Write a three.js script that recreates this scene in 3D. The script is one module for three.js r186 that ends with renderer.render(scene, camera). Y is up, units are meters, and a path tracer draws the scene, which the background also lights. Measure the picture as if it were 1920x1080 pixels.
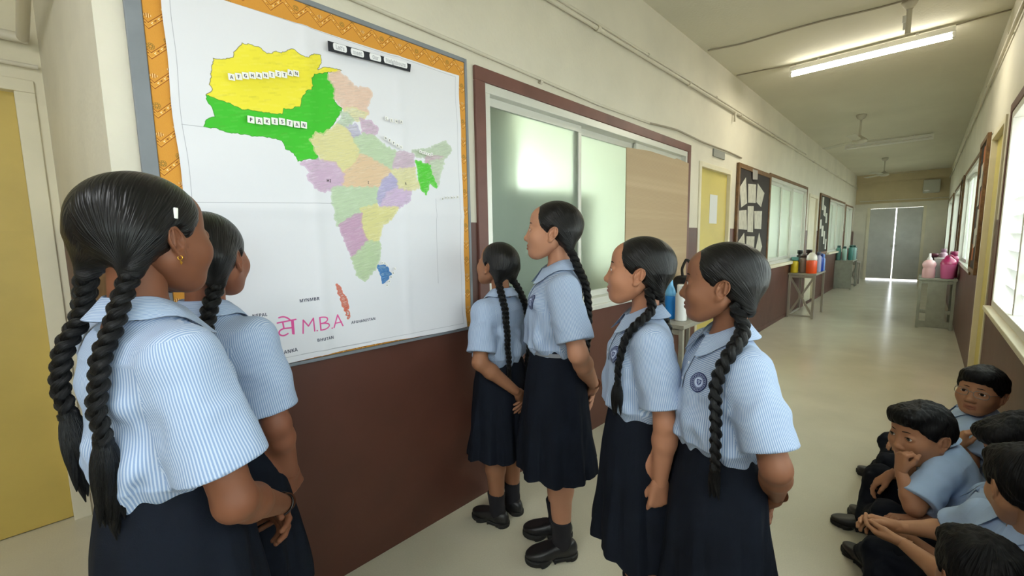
import * as THREE from 'three';
import { RoundedBoxGeometry } from 'three/addons/geometries/RoundedBoxGeometry.js';
import { mergeGeometries, mergeVertices } from 'three/addons/utils/BufferGeometryUtils.js';
import { RectAreaLightUniformsLib } from 'three/addons/lights/RectAreaLightUniformsLib.js';
import { createNoise2D, createNoise3D } from 'simplex-noise';

// ---------------------------------------------------------------- camera, sky, sun, lights, exposure
const EYE = 1.35;
const camera = new THREE.PerspectiveCamera(68.45, 16 / 9, 0.05, 200);
camera.position.set(0, EYE, 0);
camera.rotation.order = 'YXZ';
camera.rotation.set(THREE.MathUtils.degToRad(-6.45), THREE.MathUtils.degToRad(44.29), THREE.MathUtils.degToRad(-0.944));

const scene = new THREE.Scene();
scene.background = new THREE.Color().setRGB(0.90, 0.96, 1.0);
scene.backgroundIntensity = 6.0;
RectAreaLightUniformsLib.init();
const renderer = new THREE.WebGLRenderer({ antialias: true });
renderer.toneMapping = THREE.LinearToneMapping;
renderer.toneMappingExposure = 1.3;
renderer.shadowMap.enabled = true;

const sun = new THREE.DirectionalLight(0xfff2dc, 4.0);          // shines on the yard behind the far doors
sun.position.set(-6, 9, -26); sun.target.position.set(-1, 0, -17);
sun.castShadow = true; sun.shadow.radius = 1;
Object.assign(sun.shadow.camera, { left: -12, right: 12, top: 12, bottom: -12, near: 0.5, far: 60 });
scene.add(sun, sun.target);

const TUBE = 70;                                                  // radiance of the lit tubes' light
const DAY = 5;                                                  // daylight of the window openings

// ---------------------------------------------------------------- helpers
let seed = 7;
const rnd = () => { seed = (seed * 1664525 + 1013904223) >>> 0; return seed / 4294967296; };
const n2 = createNoise2D(rnd), n3 = createNoise3D(rnd);
const V = (x, y, z) => new THREE.Vector3(x, y, z);
const clamp = (x, a, b) => Math.min(b, Math.max(a, x));
const lerp = (a, b, t) => a + (b - a) * t;
const sstep = (a, b, x) => { const t = clamp((x - a) / (b - a), 0, 1); return t * t * (3 - 2 * t); };
const names = new Map();
function numbered(n) { const k = names.get(n) ?? 0; names.set(n, k + 1); return k ? `${n}_${String(k).padStart(3, '0')}` : n; }
function shade(o) { o.traverse((m) => { if (m.isMesh) { m.castShadow = true; m.receiveShadow = true; } }); return o; }
function tag(o, label, category, group, kind) {
  if (label) o.userData.label = label; if (category) o.userData.category = category;
  if (group) o.userData.group = group; if (kind) o.userData.kind = kind; return o;
}
function thing(name, label, category, pos = [0, 0, 0], turn = 0, group) {
  const o = new THREE.Group(); o.name = numbered(name); o.position.set(...pos); o.rotation.y = turn; scene.add(o);
  return tag(o, label, category, group);
}
function part(name, geo, mat, parent, label) {
  const g = Array.isArray(geo) ? merge(geo) : geo;
  const m = new THREE.Mesh(g, mat); m.name = parent === scene ? numbered(name) : name; m.castShadow = m.receiveShadow = true;
  parent.add(m); if (label) m.userData.label = label; return m;
}
function struct(name, geo, mat, parent = scene) {
  const m = part(name, geo, mat, parent); if (parent === scene) m.userData.kind = 'structure'; return m;
}
function structGroup(name) { const g = new THREE.Group(); g.name = name; g.userData.kind = 'structure'; scene.add(g); return g; }
function merge(list) {
  const l = list.map((g) => { const h = g.index ? g.toNonIndexed() : g.clone(); for (const k of Object.keys(h.attributes)) if (!['position', 'normal', 'uv'].includes(k)) h.deleteAttribute(k); return h; });
  return mergeGeometries(l);
}
// uv in metres from the position, by the side a face looks to
function metricUV(g) {
  const h = g.index ? g.toNonIndexed() : g; const p = h.attributes.position, n = h.attributes.normal, uv = new Float32Array(p.count * 2);
  for (let i = 0; i < p.count; i++) {
    const ax = Math.abs(n.getX(i)), ay = Math.abs(n.getY(i)), az = Math.abs(n.getZ(i));
    const [u, v] = ax > ay && ax > az ? [p.getZ(i), p.getY(i)] : ay > az ? [p.getX(i), p.getZ(i)] : [p.getX(i), p.getY(i)];
    uv[2 * i] = u; uv[2 * i + 1] = v;
  }
  h.setAttribute('uv', new THREE.BufferAttribute(uv, 2)); return h;
}
// a box from its low to its high corner, edges rounded by r
function box(x0, y0, z0, x1, y1, z1, r = 0) {
  const w = x1 - x0, h = y1 - y0, d = z1 - z0;
  const g = r ? new RoundedBoxGeometry(w, h, d, 2, Math.min(r, w / 2.1, h / 2.1, d / 2.1)) : new THREE.BoxGeometry(w, h, d);
  g.translate((x0 + x1) / 2, (y0 + y1) / 2, (z0 + z1) / 2); return metricUV(g);
}
function tube(pts, r, seg = 24, rad = 8, closed = false) {
  const c = new THREE.CatmullRomCurve3(pts.map((p) => V(...p)), closed, 'catmullrom', 0.3);
  return new THREE.TubeGeometry(c, seg, r, rad, closed);
}
function rod(a, b, r, rad = 10) {
  const A = V(...a), B = V(...b), L = A.distanceTo(B), g = new THREE.CylinderGeometry(r, r, L, rad);
  g.applyQuaternion(new THREE.Quaternion().setFromUnitVectors(V(0, 1, 0), B.clone().sub(A).normalize()));
  g.translate((A.x + B.x) / 2, (A.y + B.y) / 2, (A.z + B.z) / 2); return g;
}
function bar(a, b, w, t) { // a square bar between two points
  const A = V(...a), B = V(...b), L = A.distanceTo(B), g = new THREE.BoxGeometry(w, L, t);
  g.applyQuaternion(new THREE.Quaternion().setFromUnitVectors(V(0, 1, 0), B.clone().sub(A).normalize()));
  g.translate((A.x + B.x) / 2, (A.y + B.y) / 2, (A.z + B.z) / 2); return metricUV(g);
}
function lathe(prof, seg = 24) { return new THREE.LatheGeometry(prof.map((p) => new THREE.Vector2(...p)), seg); }
// textures
function floatTex(w, h, f, rx = 1, ry = rx) {   // for relief: no steps
  const d = new Float32Array(w * h * 4);
  for (let y = 0; y < h; y++) for (let x = 0; x < w; x++) { const c = f(x / w, y / h), i = (y * w + x) * 4; d[i] = d[i + 1] = d[i + 2] = c; d[i + 3] = 1; }
  const t = new THREE.DataTexture(d, w, h, THREE.RGBAFormat, THREE.FloatType); t.wrapS = t.wrapT = THREE.RepeatWrapping; t.magFilter = THREE.LinearFilter; t.repeat.set(rx, ry); t.needsUpdate = true; return t;
}
function dataTex(w, h, f, srgb, rx = 1, ry = rx) {
  const d = new Uint8Array(w * h * 4);
  for (let y = 0; y < h; y++) for (let x = 0; x < w; x++) { const c = f(x / w, y / h), i = (y * w + x) * 4; for (let k = 0; k < 3; k++) d[i + k] = clamp(Math.round((c.length ? c[k] : c) * 255), 0, 255); d[i + 3] = 255; }
  const t = new THREE.DataTexture(d, w, h); t.wrapS = t.wrapT = THREE.RepeatWrapping; t.magFilter = THREE.LinearFilter; t.minFilter = THREE.LinearMipmapLinearFilter;
  if (srgb) t.colorSpace = THREE.SRGBColorSpace; t.repeat.set(rx, ry); t.needsUpdate = true; return t;
}
// noise that repeats over the unit square
function tile2(u, v, f, oct = 4, nz = n2) {
  let s = 0, a = 1, tot = 0;
  for (let o = 0; o < oct; o++) {
    const k = f * 2 ** o, X = u * k, Y = v * k;
    const m = (x, y) => nz(x + o * 31.7, y + o * 17.3);
    const s00 = m(X, Y), s10 = m(X - k, Y), s01 = m(X, Y - k), s11 = m(X - k, Y - k);
    s += a * lerp(lerp(s00, s10, u), lerp(s01, s11, u), v); tot += a; a *= 0.55;
  }
  return s / tot;
}
function canvasTex(w, h, draw) {
  const c = document.createElement('canvas'); c.width = w; c.height = h; const x = c.getContext('2d'); draw(x, w, h);
  const t = new THREE.CanvasTexture(c); t.colorSpace = THREE.SRGBColorSpace; t.anisotropy = 8; return t;
}
const std = (o) => new THREE.MeshStandardMaterial(o), phy = (o) => new THREE.MeshPhysicalMaterial(o);
const hexRGB = (h) => new THREE.Color(h);
function mottled(hex, amt, f = 5, rep = 0.5, tint = [1, 1, 1], size = 256) {
  const c = new THREE.Color(hex), s = [c.r, c.g, c.b].map((v) => Math.pow(v, 1 / 2.2));
  return dataTex(size, size, (u, v) => { const a = tile2(u, v, f, 5) * amt, b = tile2(u + 0.37, v + 0.71, 2, 2) * amt * 0.7; return s.map((k, i) => k * (1 + a * tint[i] + b)); }, true, rep);
}
const bumpTex = (f, oct, rep, size = 256) => floatTex(size, size, (u, v) => 0.5 + 0.5 * tile2(u, v, f, oct), rep);
// ---------------------------------------------------------------- materials of the building
const plasterBump = bumpTex(24, 3, 1.2), softBump = bumpTex(4, 4, 0.7);
const M = {
  wall: std({ map: mottled(0xd9d3c2, 0.035), roughness: 0.7, bumpMap: plasterBump, bumpScale: 0.0012 }),
  ceiling: std({ map: mottled(0xd2cdb9, 0.02, 4, 0.35), roughness: 0.85, bumpMap: plasterBump, bumpScale: 0.0015 }),
  wainscot: std({ map: mottled(0x5a3226, 0.10, 6, 0.6), roughness: 0.48, bumpMap: softBump, bumpScale: 0.003 }),
  endWall: std({ map: mottled(0xcbbb97, 0.04), roughness: 0.8 }),
  yellow: std({ map: mottled(0xc7ad57, 0.05, 4, 0.7), roughness: 0.5, bumpMap: softBump, bumpScale: 0.002 }),
  yellowDoor: std({ map: mottled(0xcfbf6c, 0.03, 4, 0.7), roughness: 0.5 }),
  cream: std({ map: mottled(0xded6bd, 0.04), roughness: 0.55 }),
  brownFrame: std({ map: mottled(0x6e463d, 0.08, 6, 1.2), roughness: 0.5 }),
  wood: std({ map: dataTex(256, 256, (u, v) => { const g = tile2(u * 1, v, 3, 3) * 0.4 + Math.sin((u * 14 + tile2(u, v, 3, 2) * 2) * 6.283) * 0.09; return [0.45 + g * 0.3, 0.325 + g * 0.24, 0.19 + g * 0.15]; }, true, 3), roughness: 0.5 }),
  alu: std({ color: 0xd8d8cf, roughness: 0.38, metalness: 0.25 }),
  greyDoor: std({ map: mottled(0xbdbdba, 0.05, 5, 0.8), roughness: 0.45, metalness: 0.2 }),
  steel: std({ color: 0xa9a497, roughness: 0.35, metalness: 0.55 }),
  greyPaint: std({ map: mottled(0x9da092, 0.06, 6, 1.5), roughness: 0.5 }),
  frosted: phy({ color: 0xeaf4ea, roughness: 0.34, transmission: 1, thickness: 0.005, ior: 1.3 }),
  clear: phy({ color: 0xffffff, roughness: 0.02, transmission: 1, thickness: 0, ior: 1.45 }),
  louvre: phy({ color: 0xf2f6f4, roughness: 0.5, transmission: 0.85, thickness: 0, ior: 1.45 }),
  conduit: std({ color: 0xcdc6b4, roughness: 0.55 }),
  dark: std({ color: 0x2b2a28, roughness: 0.7 }),
  white: std({ color: 0xe6e4dc, roughness: 0.5 }),
  classWall: std({ map: mottled(0xe6eee2, 0.02), roughness: 0.9 }),
  concrete: std({ map: mottled(0xb8b2a6, 0.08), roughness: 0.9 }),
};
// polished terrazzo: fine chips, wide cloudy wear; the gloss varies with the wear
const floorMap = dataTex(1024, 1024, (u, v) => {
  const c = tile2(u, v, 3, 4) * 0.05, chip = 0.018 * n2(u * 260, v * 260);
  const b = 1 + c + chip; return [0.80 * b, 0.775 * b, 0.69 * b];
}, true, 0.5);
M.floor = std({ map: floorMap, roughness: 0.2 });

// ---------------------------------------------------------------- room: corridor along -z, map wall at x = XL, window wall at x = XR
const XL = -1.615, XR = 0.367, HC = 3.09, ZF = -16.68, ZB = 3.2, WT = 0.16, WAIN = 1.44, XA = -2.95;
struct('floor', box(XA - 0.2, -0.12, ZF - 0.16, XR + WT, 0, ZB + 0.2), M.floor);
struct('ceiling', box(XA - 0.2, HC, ZF - 0.16, XR + WT, HC + 0.14, ZB + 0.2), M.ceiling);

// a wall in the z-y plane with rectangular holes [z0, z1, y0, y1], from x0 to x1
function wallZY(za, zb, ya, yb, holes, x0, x1) {
  const s = new THREE.Shape([new THREE.Vector2(za, ya), new THREE.Vector2(zb, ya), new THREE.Vector2(zb, yb), new THREE.Vector2(za, yb)]);
  for (const [a, b, c, d] of holes) {
    const lo = Math.max(c, ya), hi = Math.min(d, yb); if (hi - lo < 1e-4) continue;
    s.holes.push(new THREE.Path([new THREE.Vector2(a, lo), new THREE.Vector2(a, hi), new THREE.Vector2(b, hi), new THREE.Vector2(b, lo)]));
  }
  const g = new THREE.ExtrudeGeometry(s, { depth: x1 - x0, bevelEnabled: false });
  g.applyMatrix4(new THREE.Matrix4().makeBasis(V(0, 0, 1), V(0, 1, 0), V(-1, 0, 0))); g.translate(x1, 0, 0); return metricUV(g);
}
// strips of wall between openings (so holes that touch the strip's edge stay clean)
function wallStrips(za, zb, ya, yb, holes, x0, x1) {
  const zs = [...new Set([za, zb, ...holes.flatMap((h) => [h[0], h[1]])])].filter((z) => z >= za && z <= zb).sort((a, b) => a - b), out = [];
  for (let i = 0; i + 1 < zs.length; i++) {
    const m = (zs[i] + zs[i + 1]) / 2; let spans = [[ya, yb]];
    for (const [a, b, c, d] of holes) if (m > a && m < b) spans = spans.flatMap(([p, q]) => [[p, Math.min(q, c)], [Math.max(p, d), q]].filter(([r, s]) => s - r > 1e-4));
    for (const [p, q] of spans) out.push(box(x0, p, zs[i], x1, q, zs[i + 1]));
  }
  return out;
}
const W = { w1: [-3.955, -1.475, 0.9, 2.12], d2: [-5.2, -4.26, 0, 2.08], w2: [-9.33, -6.83, 0.93, 2.17], d3: [-10.5, -9.62, 0, 2.12], w3: [-14.3, -11.9, 0.95, 2.15], w4: [-16.0, -14.6, 0.95, 2.12] };
const Lh = Object.values(W);
const wl = structGroup('wall_left');
part('upper_wall', wallStrips(ZF, -0.09, WAIN, HC, Lh, XL - WT, XL), M.wall, wl);
part('wainscot', wallStrips(ZF, -0.09, 0, WAIN, Lh, XL - WT, XL + 0.004), M.wainscot, wl, 'dark brown painted lower wall');
// end of the map wall, turning back to the alcove with the yellow door
const wr = structGroup('wall_return');
function returnWall(y0, y1, off) {
  const s = new THREE.Shape([[XL, -0.09], [XL - WT, -0.3], [XA, -0.3], [XA, 0.03]].map((p) => new THREE.Vector2(p[0], -p[1] - off * 0)));
  const g = new THREE.ExtrudeGeometry(s, { depth: y1 - y0, bevelEnabled: false }); g.rotateX(-Math.PI / 2); g.translate(0, y0, off); return metricUV(g);
}
part('upper_wall', returnWall(WAIN, HC, 0), M.wall, wr);
part('wainscot', returnWall(0, WAIN, 0.004), M.wainscot, wr);
const wa = structGroup('wall_alcove');
part('alcove_wall', wallStrips(-0.1, ZB, 0, HC, [[0.10, 1.02, 0, 2.075]], XA - WT, XA).concat([box(XA - WT - 0.06, 0, -0.1, XA - WT, HC, ZB)]), M.cream, wa);
part('wainscot', [box(XA - 0.001, 0, 1.1, XA + 0.004, WAIN, ZB)], M.wainscot, wa);
const d1 = structGroup('door_1');
part('door_leaf', box(XA - 0.075, 0.004, 0.125, XA - 0.035, 2.05, 1.0, 0.004), M.yellow, d1, 'yellow painted flush door');
part('door_frame', [box(XA - 0.1, 0, 0.06, XA + 0.012, 2.045, 0.125, 0.004), box(XA - 0.1, 0, 1.0, XA + 0.012, 2.045, 1.06, 0.004), box(XA - 0.1, 2.045, 0.06, XA + 0.012, 2.1, 1.06, 0.004)], M.cream, d1);
part('door_handle', [rod([XA - 0.035, 1.0, 0.93], [XA + 0.03, 1.0, 0.93], 0.008), rod([XA + 0.03, 1.0, 0.93], [XA + 0.03, 1.0, 0.82], 0.009)], M.steel, d1);

// right wall: openings of windows and of one door
const R = { a: [-1.2, 2.4, 0.86, 2.14], b: [-4.42, -1.4, 0.84, 2.14], d: [-5.75, -4.8, 0, 2.2], c: [-9.2, -6.7, 0.9, 2.17], e: [-12.4, -10.0, 0.9, 2.15], f: [-15.8, -13.2, 0.9, 2.15] };
const Rh = Object.values(R);
const wR = structGroup('wall_right');
part('upper_wall', wallStrips(ZF, ZB, WAIN, HC, Rh, XR, XR + WT), M.wall, wR);
part('wainscot', wallStrips(ZF, ZB, 0, WAIN, Rh, XR - 0.004, XR + WT), M.wainscot, wR);
// far wall with the double door opening, a brown-beige lintel beam and a ledge
const DX0 = -1.29, DX1 = -0.075, DH = 2.1;
const wF = structGroup('wall_far');
part('lower_wall', [box(XL - WT, 0, ZF - 0.16, DX0, 2.26, ZF), box(DX1, 0, ZF - 0.16, XR + WT, 2.26, ZF), box(DX0, DH, ZF - 0.16, DX1, 2.26, ZF)], M.wall, wF);
part('upper_wall', box(XL - WT, 2.26, ZF - 0.16, XR + WT, HC, ZF), M.endWall, wF);
part('lintel_beam', [box(XL, 2.86, ZF, XR, HC, ZF + 0.10), box(XL, 2.83, ZF, XR, 2.86, ZF + 0.04), box(XL, 2.245, ZF, XR, 2.275, ZF + 0.03)], M.endWall, wF);
struct('wall_back', box(XA - 0.2, 0, ZB, XR + WT, HC, ZB + 0.16), M.wall);
// flat beams under the ceiling across the corridor's sides
struct('trim_1', box(XL, 0.0, -16.6, XL + 0.008, 0.06, -5.25, 0.002), M.wainscot);

// far double door
const dF = structGroup('door_far');
function leaf(x0, x1) {
  const g = [box(x0, 0.03, ZF - 0.09, x1, DH - 0.006, ZF - 0.05, 0.004)];
  return g;
}
part('door_leaf', leaf(DX0 + 0.02, -0.685), M.greyDoor, dF, 'grey sheet metal door leaf');
part('door_leaf', leaf(-0.66, DX1 - 0.02), M.greyDoor, dF, 'grey sheet metal door leaf');
part('door_frame', [box(DX0 - 0.03, 0, ZF - 0.12, DX0 + 0.035, DH + 0.03, ZF + 0.015), box(DX1 - 0.035, 0, ZF - 0.12, DX1 + 0.03, DH + 0.03, ZF + 0.015)], M.cream, dF);
part('door_bolt', [rod([-0.73, 1.0, ZF - 0.04], [-0.6, 1.0, ZF - 0.04], 0.012), box(-0.74, 0.96, ZF - 0.05, -0.715, 1.04, ZF - 0.03)], M.steel, dF);
// the yard behind those doors
struct('ground', box(-14, -0.2, -40, 12, -0.1, 8), M.concrete);
struct('path', box(-4, -0.1, -23, 3, -0.02, ZF - 0.165), M.concrete);

// ---------------------------------------------------------------- classrooms behind the map wall: seen blurred through frosted panes
const XC = -5.4;
const cr = structGroup('wall_classrooms');
part('classroom_wall', [
  ...wallStrips(ZF, -0.1, 0, HC, [[-5.5, -1.8, 0.6, 2.8], [-10.5, -6.2, 0.6, 2.8], [-16.2, -11.2, 0.6, 2.8]], XC - 0.15, XC),
  box(XC, 0, -0.32, XL - WT, HC, -0.3), box(XC, 0, -5.9, XL - WT, HC, -5.75), box(XC, 0, -10.9, XL - WT, HC, -10.75), box(XC - 0.15, 0, ZF - 0.16, XL - WT, HC, ZF)], M.classWall, cr);
part('classroom_floor', box(XC - 0.15, -0.12, ZF - 0.16, XA - 0.2, 0, -0.1), M.floor, cr);
part('classroom_ceiling', box(XC - 0.15, HC, ZF - 0.16, XA - 0.2, HC + 0.14, -0.1), M.classWall, cr);
part('classroom_cupboard', [box(-2.4, 0, -2.08, -2.0, 2.35, -1.0, 0.01), box(-2.4, 0, -3.0, -2.0, 1.70, -2.1, 0.01), box(-2.9, 0, -4.6, -2.5, 1.0, -3.4, 0.01)], std({ color: 0xa8aea9, roughness: 0.6 }), cr);

// sliding windows: frame, sashes, panes of frosted glass
function slidingWindow(name, [z0, z1, y0, y1], sashes, side = 1, glass = M.frosted, xw = XL) {
  const g = structGroup(name), X = (d) => xw - side * d, B = (d0, d1, ya, yb, za, zb, r = 0.003) => { const a = X(d0), b = X(d1); return box(Math.min(a, b), ya, za, Math.max(a, b), yb, zb, r); };
  part('window_frame', [B(-0.012, 0.11, y0, y0 + 0.045, z0, z1), B(-0.012, 0.11, y1 - 0.045, y1, z0, z1), B(-0.012, 0.11, y0 + 0.045, y1 - 0.045, z0, z0 + 0.035), B(-0.012, 0.11, y0 + 0.045, y1 - 0.045, z1 - 0.035, z1)], M.alu, g);
  for (const [a, b, d, top] of sashes) {
    const w = 0.042, lo = y0 + 0.045, hi = y1 - (top ?? 0.045);
    const s = part('sash', [B(d, d + 0.025, lo, lo + w, a, b), B(d, d + 0.025, hi - w, hi, a, b), B(d, d + 0.025, lo + w, hi - w, a, a + w * 0.75), B(d, d + 0.025, lo + w, hi - w, b - w * 0.75, b)], M.alu, g);
    const q = X(d + 0.0125), p = new THREE.BoxGeometry(0.005, hi - lo - 2 * w + 0.01, b - a - 1.5 * w + 0.01); p.translate(q, (lo + hi) / 2, (a + b) / 2);
    part('pane', p, glass, s);
  }
  return g;
}
const win1 = slidingWindow('window_1', W.w1, [[-2.355, -1.51, 0.03], [-3.12, -2.33, 0.062], [-3.92, -3.08, 0.03]]);
slidingWindow('window_2', W.w2, [[-7.72, -6.865, 0.03], [-8.5, -7.68, 0.062], [-9.3, -8.46, 0.03]]);
slidingWindow('window_3', W.w3, [[-12.72, -11.93, 0.03], [-13.5, -12.68, 0.062], [-14.27, -13.46, 0.03]]);
slidingWindow('window_4', W.w4, [[-15.3, -14.63, 0.03], [-15.97, -15.26, 0.062]]);
// painted brown surround of the first window and timber surrounds of the far ones
function surround(name, [z0, z1, y0, y1], w, m, side = 1, xw = XL, bottom = false) {
  const a = xw, b = xw + side * 0.018, B = (ya, yb, za, zb) => box(Math.min(a, b), ya, za, Math.max(a, b), yb, zb, 0.004);
  return struct(name, [B(y1, y1 + w, z0 - w, z1 + w), B(y0, y1, z0 - w, z0), B(y0, y1, z1, z1 + w), ...(bottom ? [B(y0 - w, y0, z0 - w, z1 + w)] : [])], m);
}
surround('trim_2', W.w1, 0.066, M.brownFrame);
surround('trim_3', W.w2, 0.045, M.wood);
surround('trim_4', W.w3, 0.045, M.wood);
struct('trim_5', box(XL, 0.868, W.w1[0], XL + 0.035, 0.9, W.w1[1], 0.004), M.alu);
struct('trim_6', box(XL, 0.885, W.w2[0], XL + 0.06, 0.93, W.w2[1], 0.004), M.cream);
struct('trim_7', box(XL, 0.905, W.w3[0], XL + 0.06, 0.95, W.w3[1], 0.004), M.cream);
surround('trim_8', W.w4, 0.04, M.wood);
// cardboard sheet standing in the first window's third pane
const corr = dataTex(64, 512, (u, v) => { const b = 0.055 * Math.max(0, tile2(0.3, v, 9, 2)); return [0.715 + b, 0.625 + b, 0.50 + b].map((c) => c * (1 + 0.012 * Math.sin(v * 6.283 * 128))); }, true, 1, 1.1);
const card = thing('cardboard_sheet', 'tan corrugated cardboard sheet propped against the right end of the big window', 'cardboard', [XL + 0.03, 0.905, -3.37]);
{ const s = new THREE.Shape([[-0.555, 0], [0.56, 0], [0.553, 1.105], [0.3, 1.118], [0.27, 1.107], [-0.2, 1.112], [-0.55, 1.09]].map((p) => new THREE.Vector2(...p)));
  const g = new THREE.ExtrudeGeometry(s, { depth: 0.006, bevelEnabled: true, bevelSize: 0.001, bevelThickness: 0.001, bevelSegments: 1 }); g.rotateY(Math.PI / 2);
  part('sheet', metricUV(g), std({ map: corr, roughness: 0.85, bumpMap: floatTex(8, 512, (u, v) => 0.5 + 0.5 * Math.sin(v * 6.283 * 128), 1, 1.1), bumpScale: 0.0008 }), card); }
// left doors
function flushDoor(name, [z0, z1, , y1], m) {
  const g = structGroup(name);
  part('door_leaf', box(XL - 0.06, 0.01, z0 + 0.05, XL - 0.025, y1 - 0.05, z1 - 0.05, 0.004), m, g);
  part('door_frame', [box(XL - 0.11, 0, z0, XL + 0.012, y1, z0 + 0.05, 0.003), box(XL - 0.11, 0, z1 - 0.05, XL + 0.012, y1, z1, 0.003), box(XL - 0.11, y1 - 0.05, z0 + 0.05, XL + 0.012, y1, z1 - 0.05, 0.003)], M.cream, g);
  part('door_handle', [rod([XL - 0.025, 1.0, z1 - 0.12], [XL + 0.035, 1.0, z1 - 0.12], 0.008), rod([XL + 0.035, 1.0, z1 - 0.12], [XL + 0.035, 1.0, z1 - 0.24], 0.009)], M.steel, g);
  return g;
}
flushDoor('door_2', W.d2, M.yellowDoor);
flushDoor('door_3', W.d3, M.cream);
// right side: door and windows
{ const g = structGroup('door_4'), [z0, z1, , y1] = R.d;
  part('door_leaf', box(XR + 0.025, 0.01, z0 + 0.05, XR + 0.06, y1 - 0.05, z1 - 0.05, 0.004), M.yellowDoor, g);
  part('door_frame', [box(XR - 0.012, 0, z0, XR + 0.11, y1, z0 + 0.05, 0.003), box(XR - 0.012, 0, z1 - 0.05, XR + 0.11, y1, z1, 0.003), box(XR - 0.012, y1 - 0.05, z0 + 0.05, XR + 0.11, y1, z1 - 0.05, 0.003)], M.cream, g); }
function louvreWindow(name, [z0, z1, y0, y1], bays) {
  const g = structGroup(name), x0 = XR - 0.012, x1 = XR + 0.10;
  part('window_frame', [box(x0, y0, z0, x1, y0 + 0.045, z1, 0.003), box(x0, y1 - 0.045, z0, x1, y1, z1, 0.003), box(x0, y0 + 0.045, z0, x1, y1 - 0.045, z0 + 0.045, 0.003), box(x0, y0 + 0.045, z1 - 0.045, x1, y1 - 0.045, z1, 0.003)], M.white, g);
  const w = (z1 - z0 - 0.09) / bays;
  for (let i = 1; i < bays; i++) part('mullion', box(x0 + 0.02, y0 + 0.045, z0 + 0.045 + i * w - 0.02, x1, y1 - 0.045, z0 + 0.045 + i * w + 0.02, 0.003), M.white, g);
  const blade = new THREE.BoxGeometry(0.006, 0.118, w - 0.042); blade.rotateZ(0.3);
  for (let i = 0; i < bays; i++) for (let y = y0 + 0.11; y < y1 - 0.06; y += 0.112) { const m = part('louvre', blade, M.louvre, g); m.position.set(XR + 0.05, y, z0 + 0.045 + (i + 0.5) * w); }
  struct(name.replace('window', 'trim_sill'), box(XR - 0.05, y0 - 0.03, z0 - 0.02, XR, y0, z1 + 0.02, 0.004), M.cream);
}
louvreWindow('window_5', R.b, 4);
louvreWindow('window_6', R.a, 5);
slidingWindow('window_7', R.c, [[-7.5, -6.73, 0.03], [-8.3, -7.46, 0.062], [-9.17, -8.26, 0.03]], -1, M.frosted, XR);
slidingWindow('window_8', R.e, [[-11.25, -10.03, 0.03], [-12.37, -11.2, 0.062]], -1, M.frosted, XR);
slidingWindow('window_9', R.f, [[-14.5, -13.23, 0.03], [-15.77, -14.46, 0.062]], -1, M.frosted, XR);
surround('trim_9', R.c, 0.045, M.wood, -1, XR);
surround('trim_10', R.e, 0.045, M.wood, -1, XR);
surround('trim_11', R.f, 0.045, M.wood, -1, XR);
surround('trim_12', R.b, 0.06, M.brownFrame, -1, XR);
// ---------------------------------------------------------------- tube lamps
const tubeGlow = std({ color: 0xffffff, emissive: new THREE.Color().setRGB(1, 0.97, 0.86), emissiveIntensity: 20, roughness: 0.4 });
const tubeOff = std({ color: 0xe9e7df, roughness: 0.3 });
function tubeLamp(x0, x1, z, y, lit, label, c = [1, 0.95, 0.78], k = 1) {
  const xm = (x0 + x1) / 2, L = x1 - x0, t = thing('tube_light', label, 'tube light', [xm, y, z]);
  part('batten', [box(-L / 2, 0.03, -0.022, L / 2, 0.075, 0.022, 0.004), box(-L / 2 - 0.004, -0.018, -0.018, -L / 2 + 0.02, 0.04, 0.018, 0.004), box(L / 2 - 0.02, -0.018, -0.018, L / 2 + 0.004, 0.04, 0.018, 0.004)], M.white, t);
  const tb = new THREE.CylinderGeometry(0.019, 0.019, L - 0.03, 16); tb.rotateZ(Math.PI / 2); part('tube', tb, lit ? tubeGlow : tubeOff, t);
  for (const k of [-0.3, 0.3]) part('bracket', box(L * k - 0.01, 0.07, -0.01, L * k + 0.01, HC - y, 0.01), M.white, t);
  if (lit) {
    const l = new THREE.RectAreaLight(new THREE.Color().setRGB(...c), TUBE * k, L - 0.04, 0.05); l.position.set(xm, y - 0.02, z); l.rotation.x = -Math.PI / 2; scene.add(l);
  }
}
tubeLamp(-1.12, 0.06, -5.3, 2.99, true, 'lit fluorescent tube on a batten under the corridor ceiling');
tubeLamp(-1.25, -0.03, -10.6, 3.0, false, 'unlit fluorescent tube batten further along the ceiling');
tubeLamp(-1.12, 0.06, 1.2, 2.99, true, 'lit fluorescent tube behind the viewer', [0.88, 0.93, 1], 1.6);
// ---------------------------------------------------------------- smooth bodies: fields and their meshes
const smin = (a, b, k) => { const h = Math.max(k - Math.abs(a - b), 0); return Math.min(a, b) - (h * h) / (4 * k); };
const smax = (a, b, k) => -smin(-a, -b, k);
function ell(x, y, z, cx, cy, cz, rx, ry, rz) {   // ellipsoid, near enough a distance
  const X = (x - cx) / rx, Y = (y - cy) / ry, Z = (z - cz) / rz, k0 = Math.sqrt(X * X + Y * Y + Z * Z);
  if (k0 < 1e-6) return -Math.min(rx, ry, rz);
  const a = X / rx, b = Y / ry, c = Z / rz; return (k0 * (k0 - 1)) / Math.sqrt(a * a + b * b + c * c);
}
function cone(x, y, z, a, b, ra, rb) {             // tapered capsule from a to b
  const bx = b[0] - a[0], by = b[1] - a[1], bz = b[2] - a[2], px = x - a[0], py = y - a[1], pz = z - a[2];
  const t = clamp((px * bx + py * by + pz * bz) / (bx * bx + by * by + bz * bz + 1e-12), 0, 1);
  const dx = px - bx * t, dy = py - by * t, dz = pz - bz * t; return Math.sqrt(dx * dx + dy * dy + dz * dz) - (ra + (rb - ra) * t);
}
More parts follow.
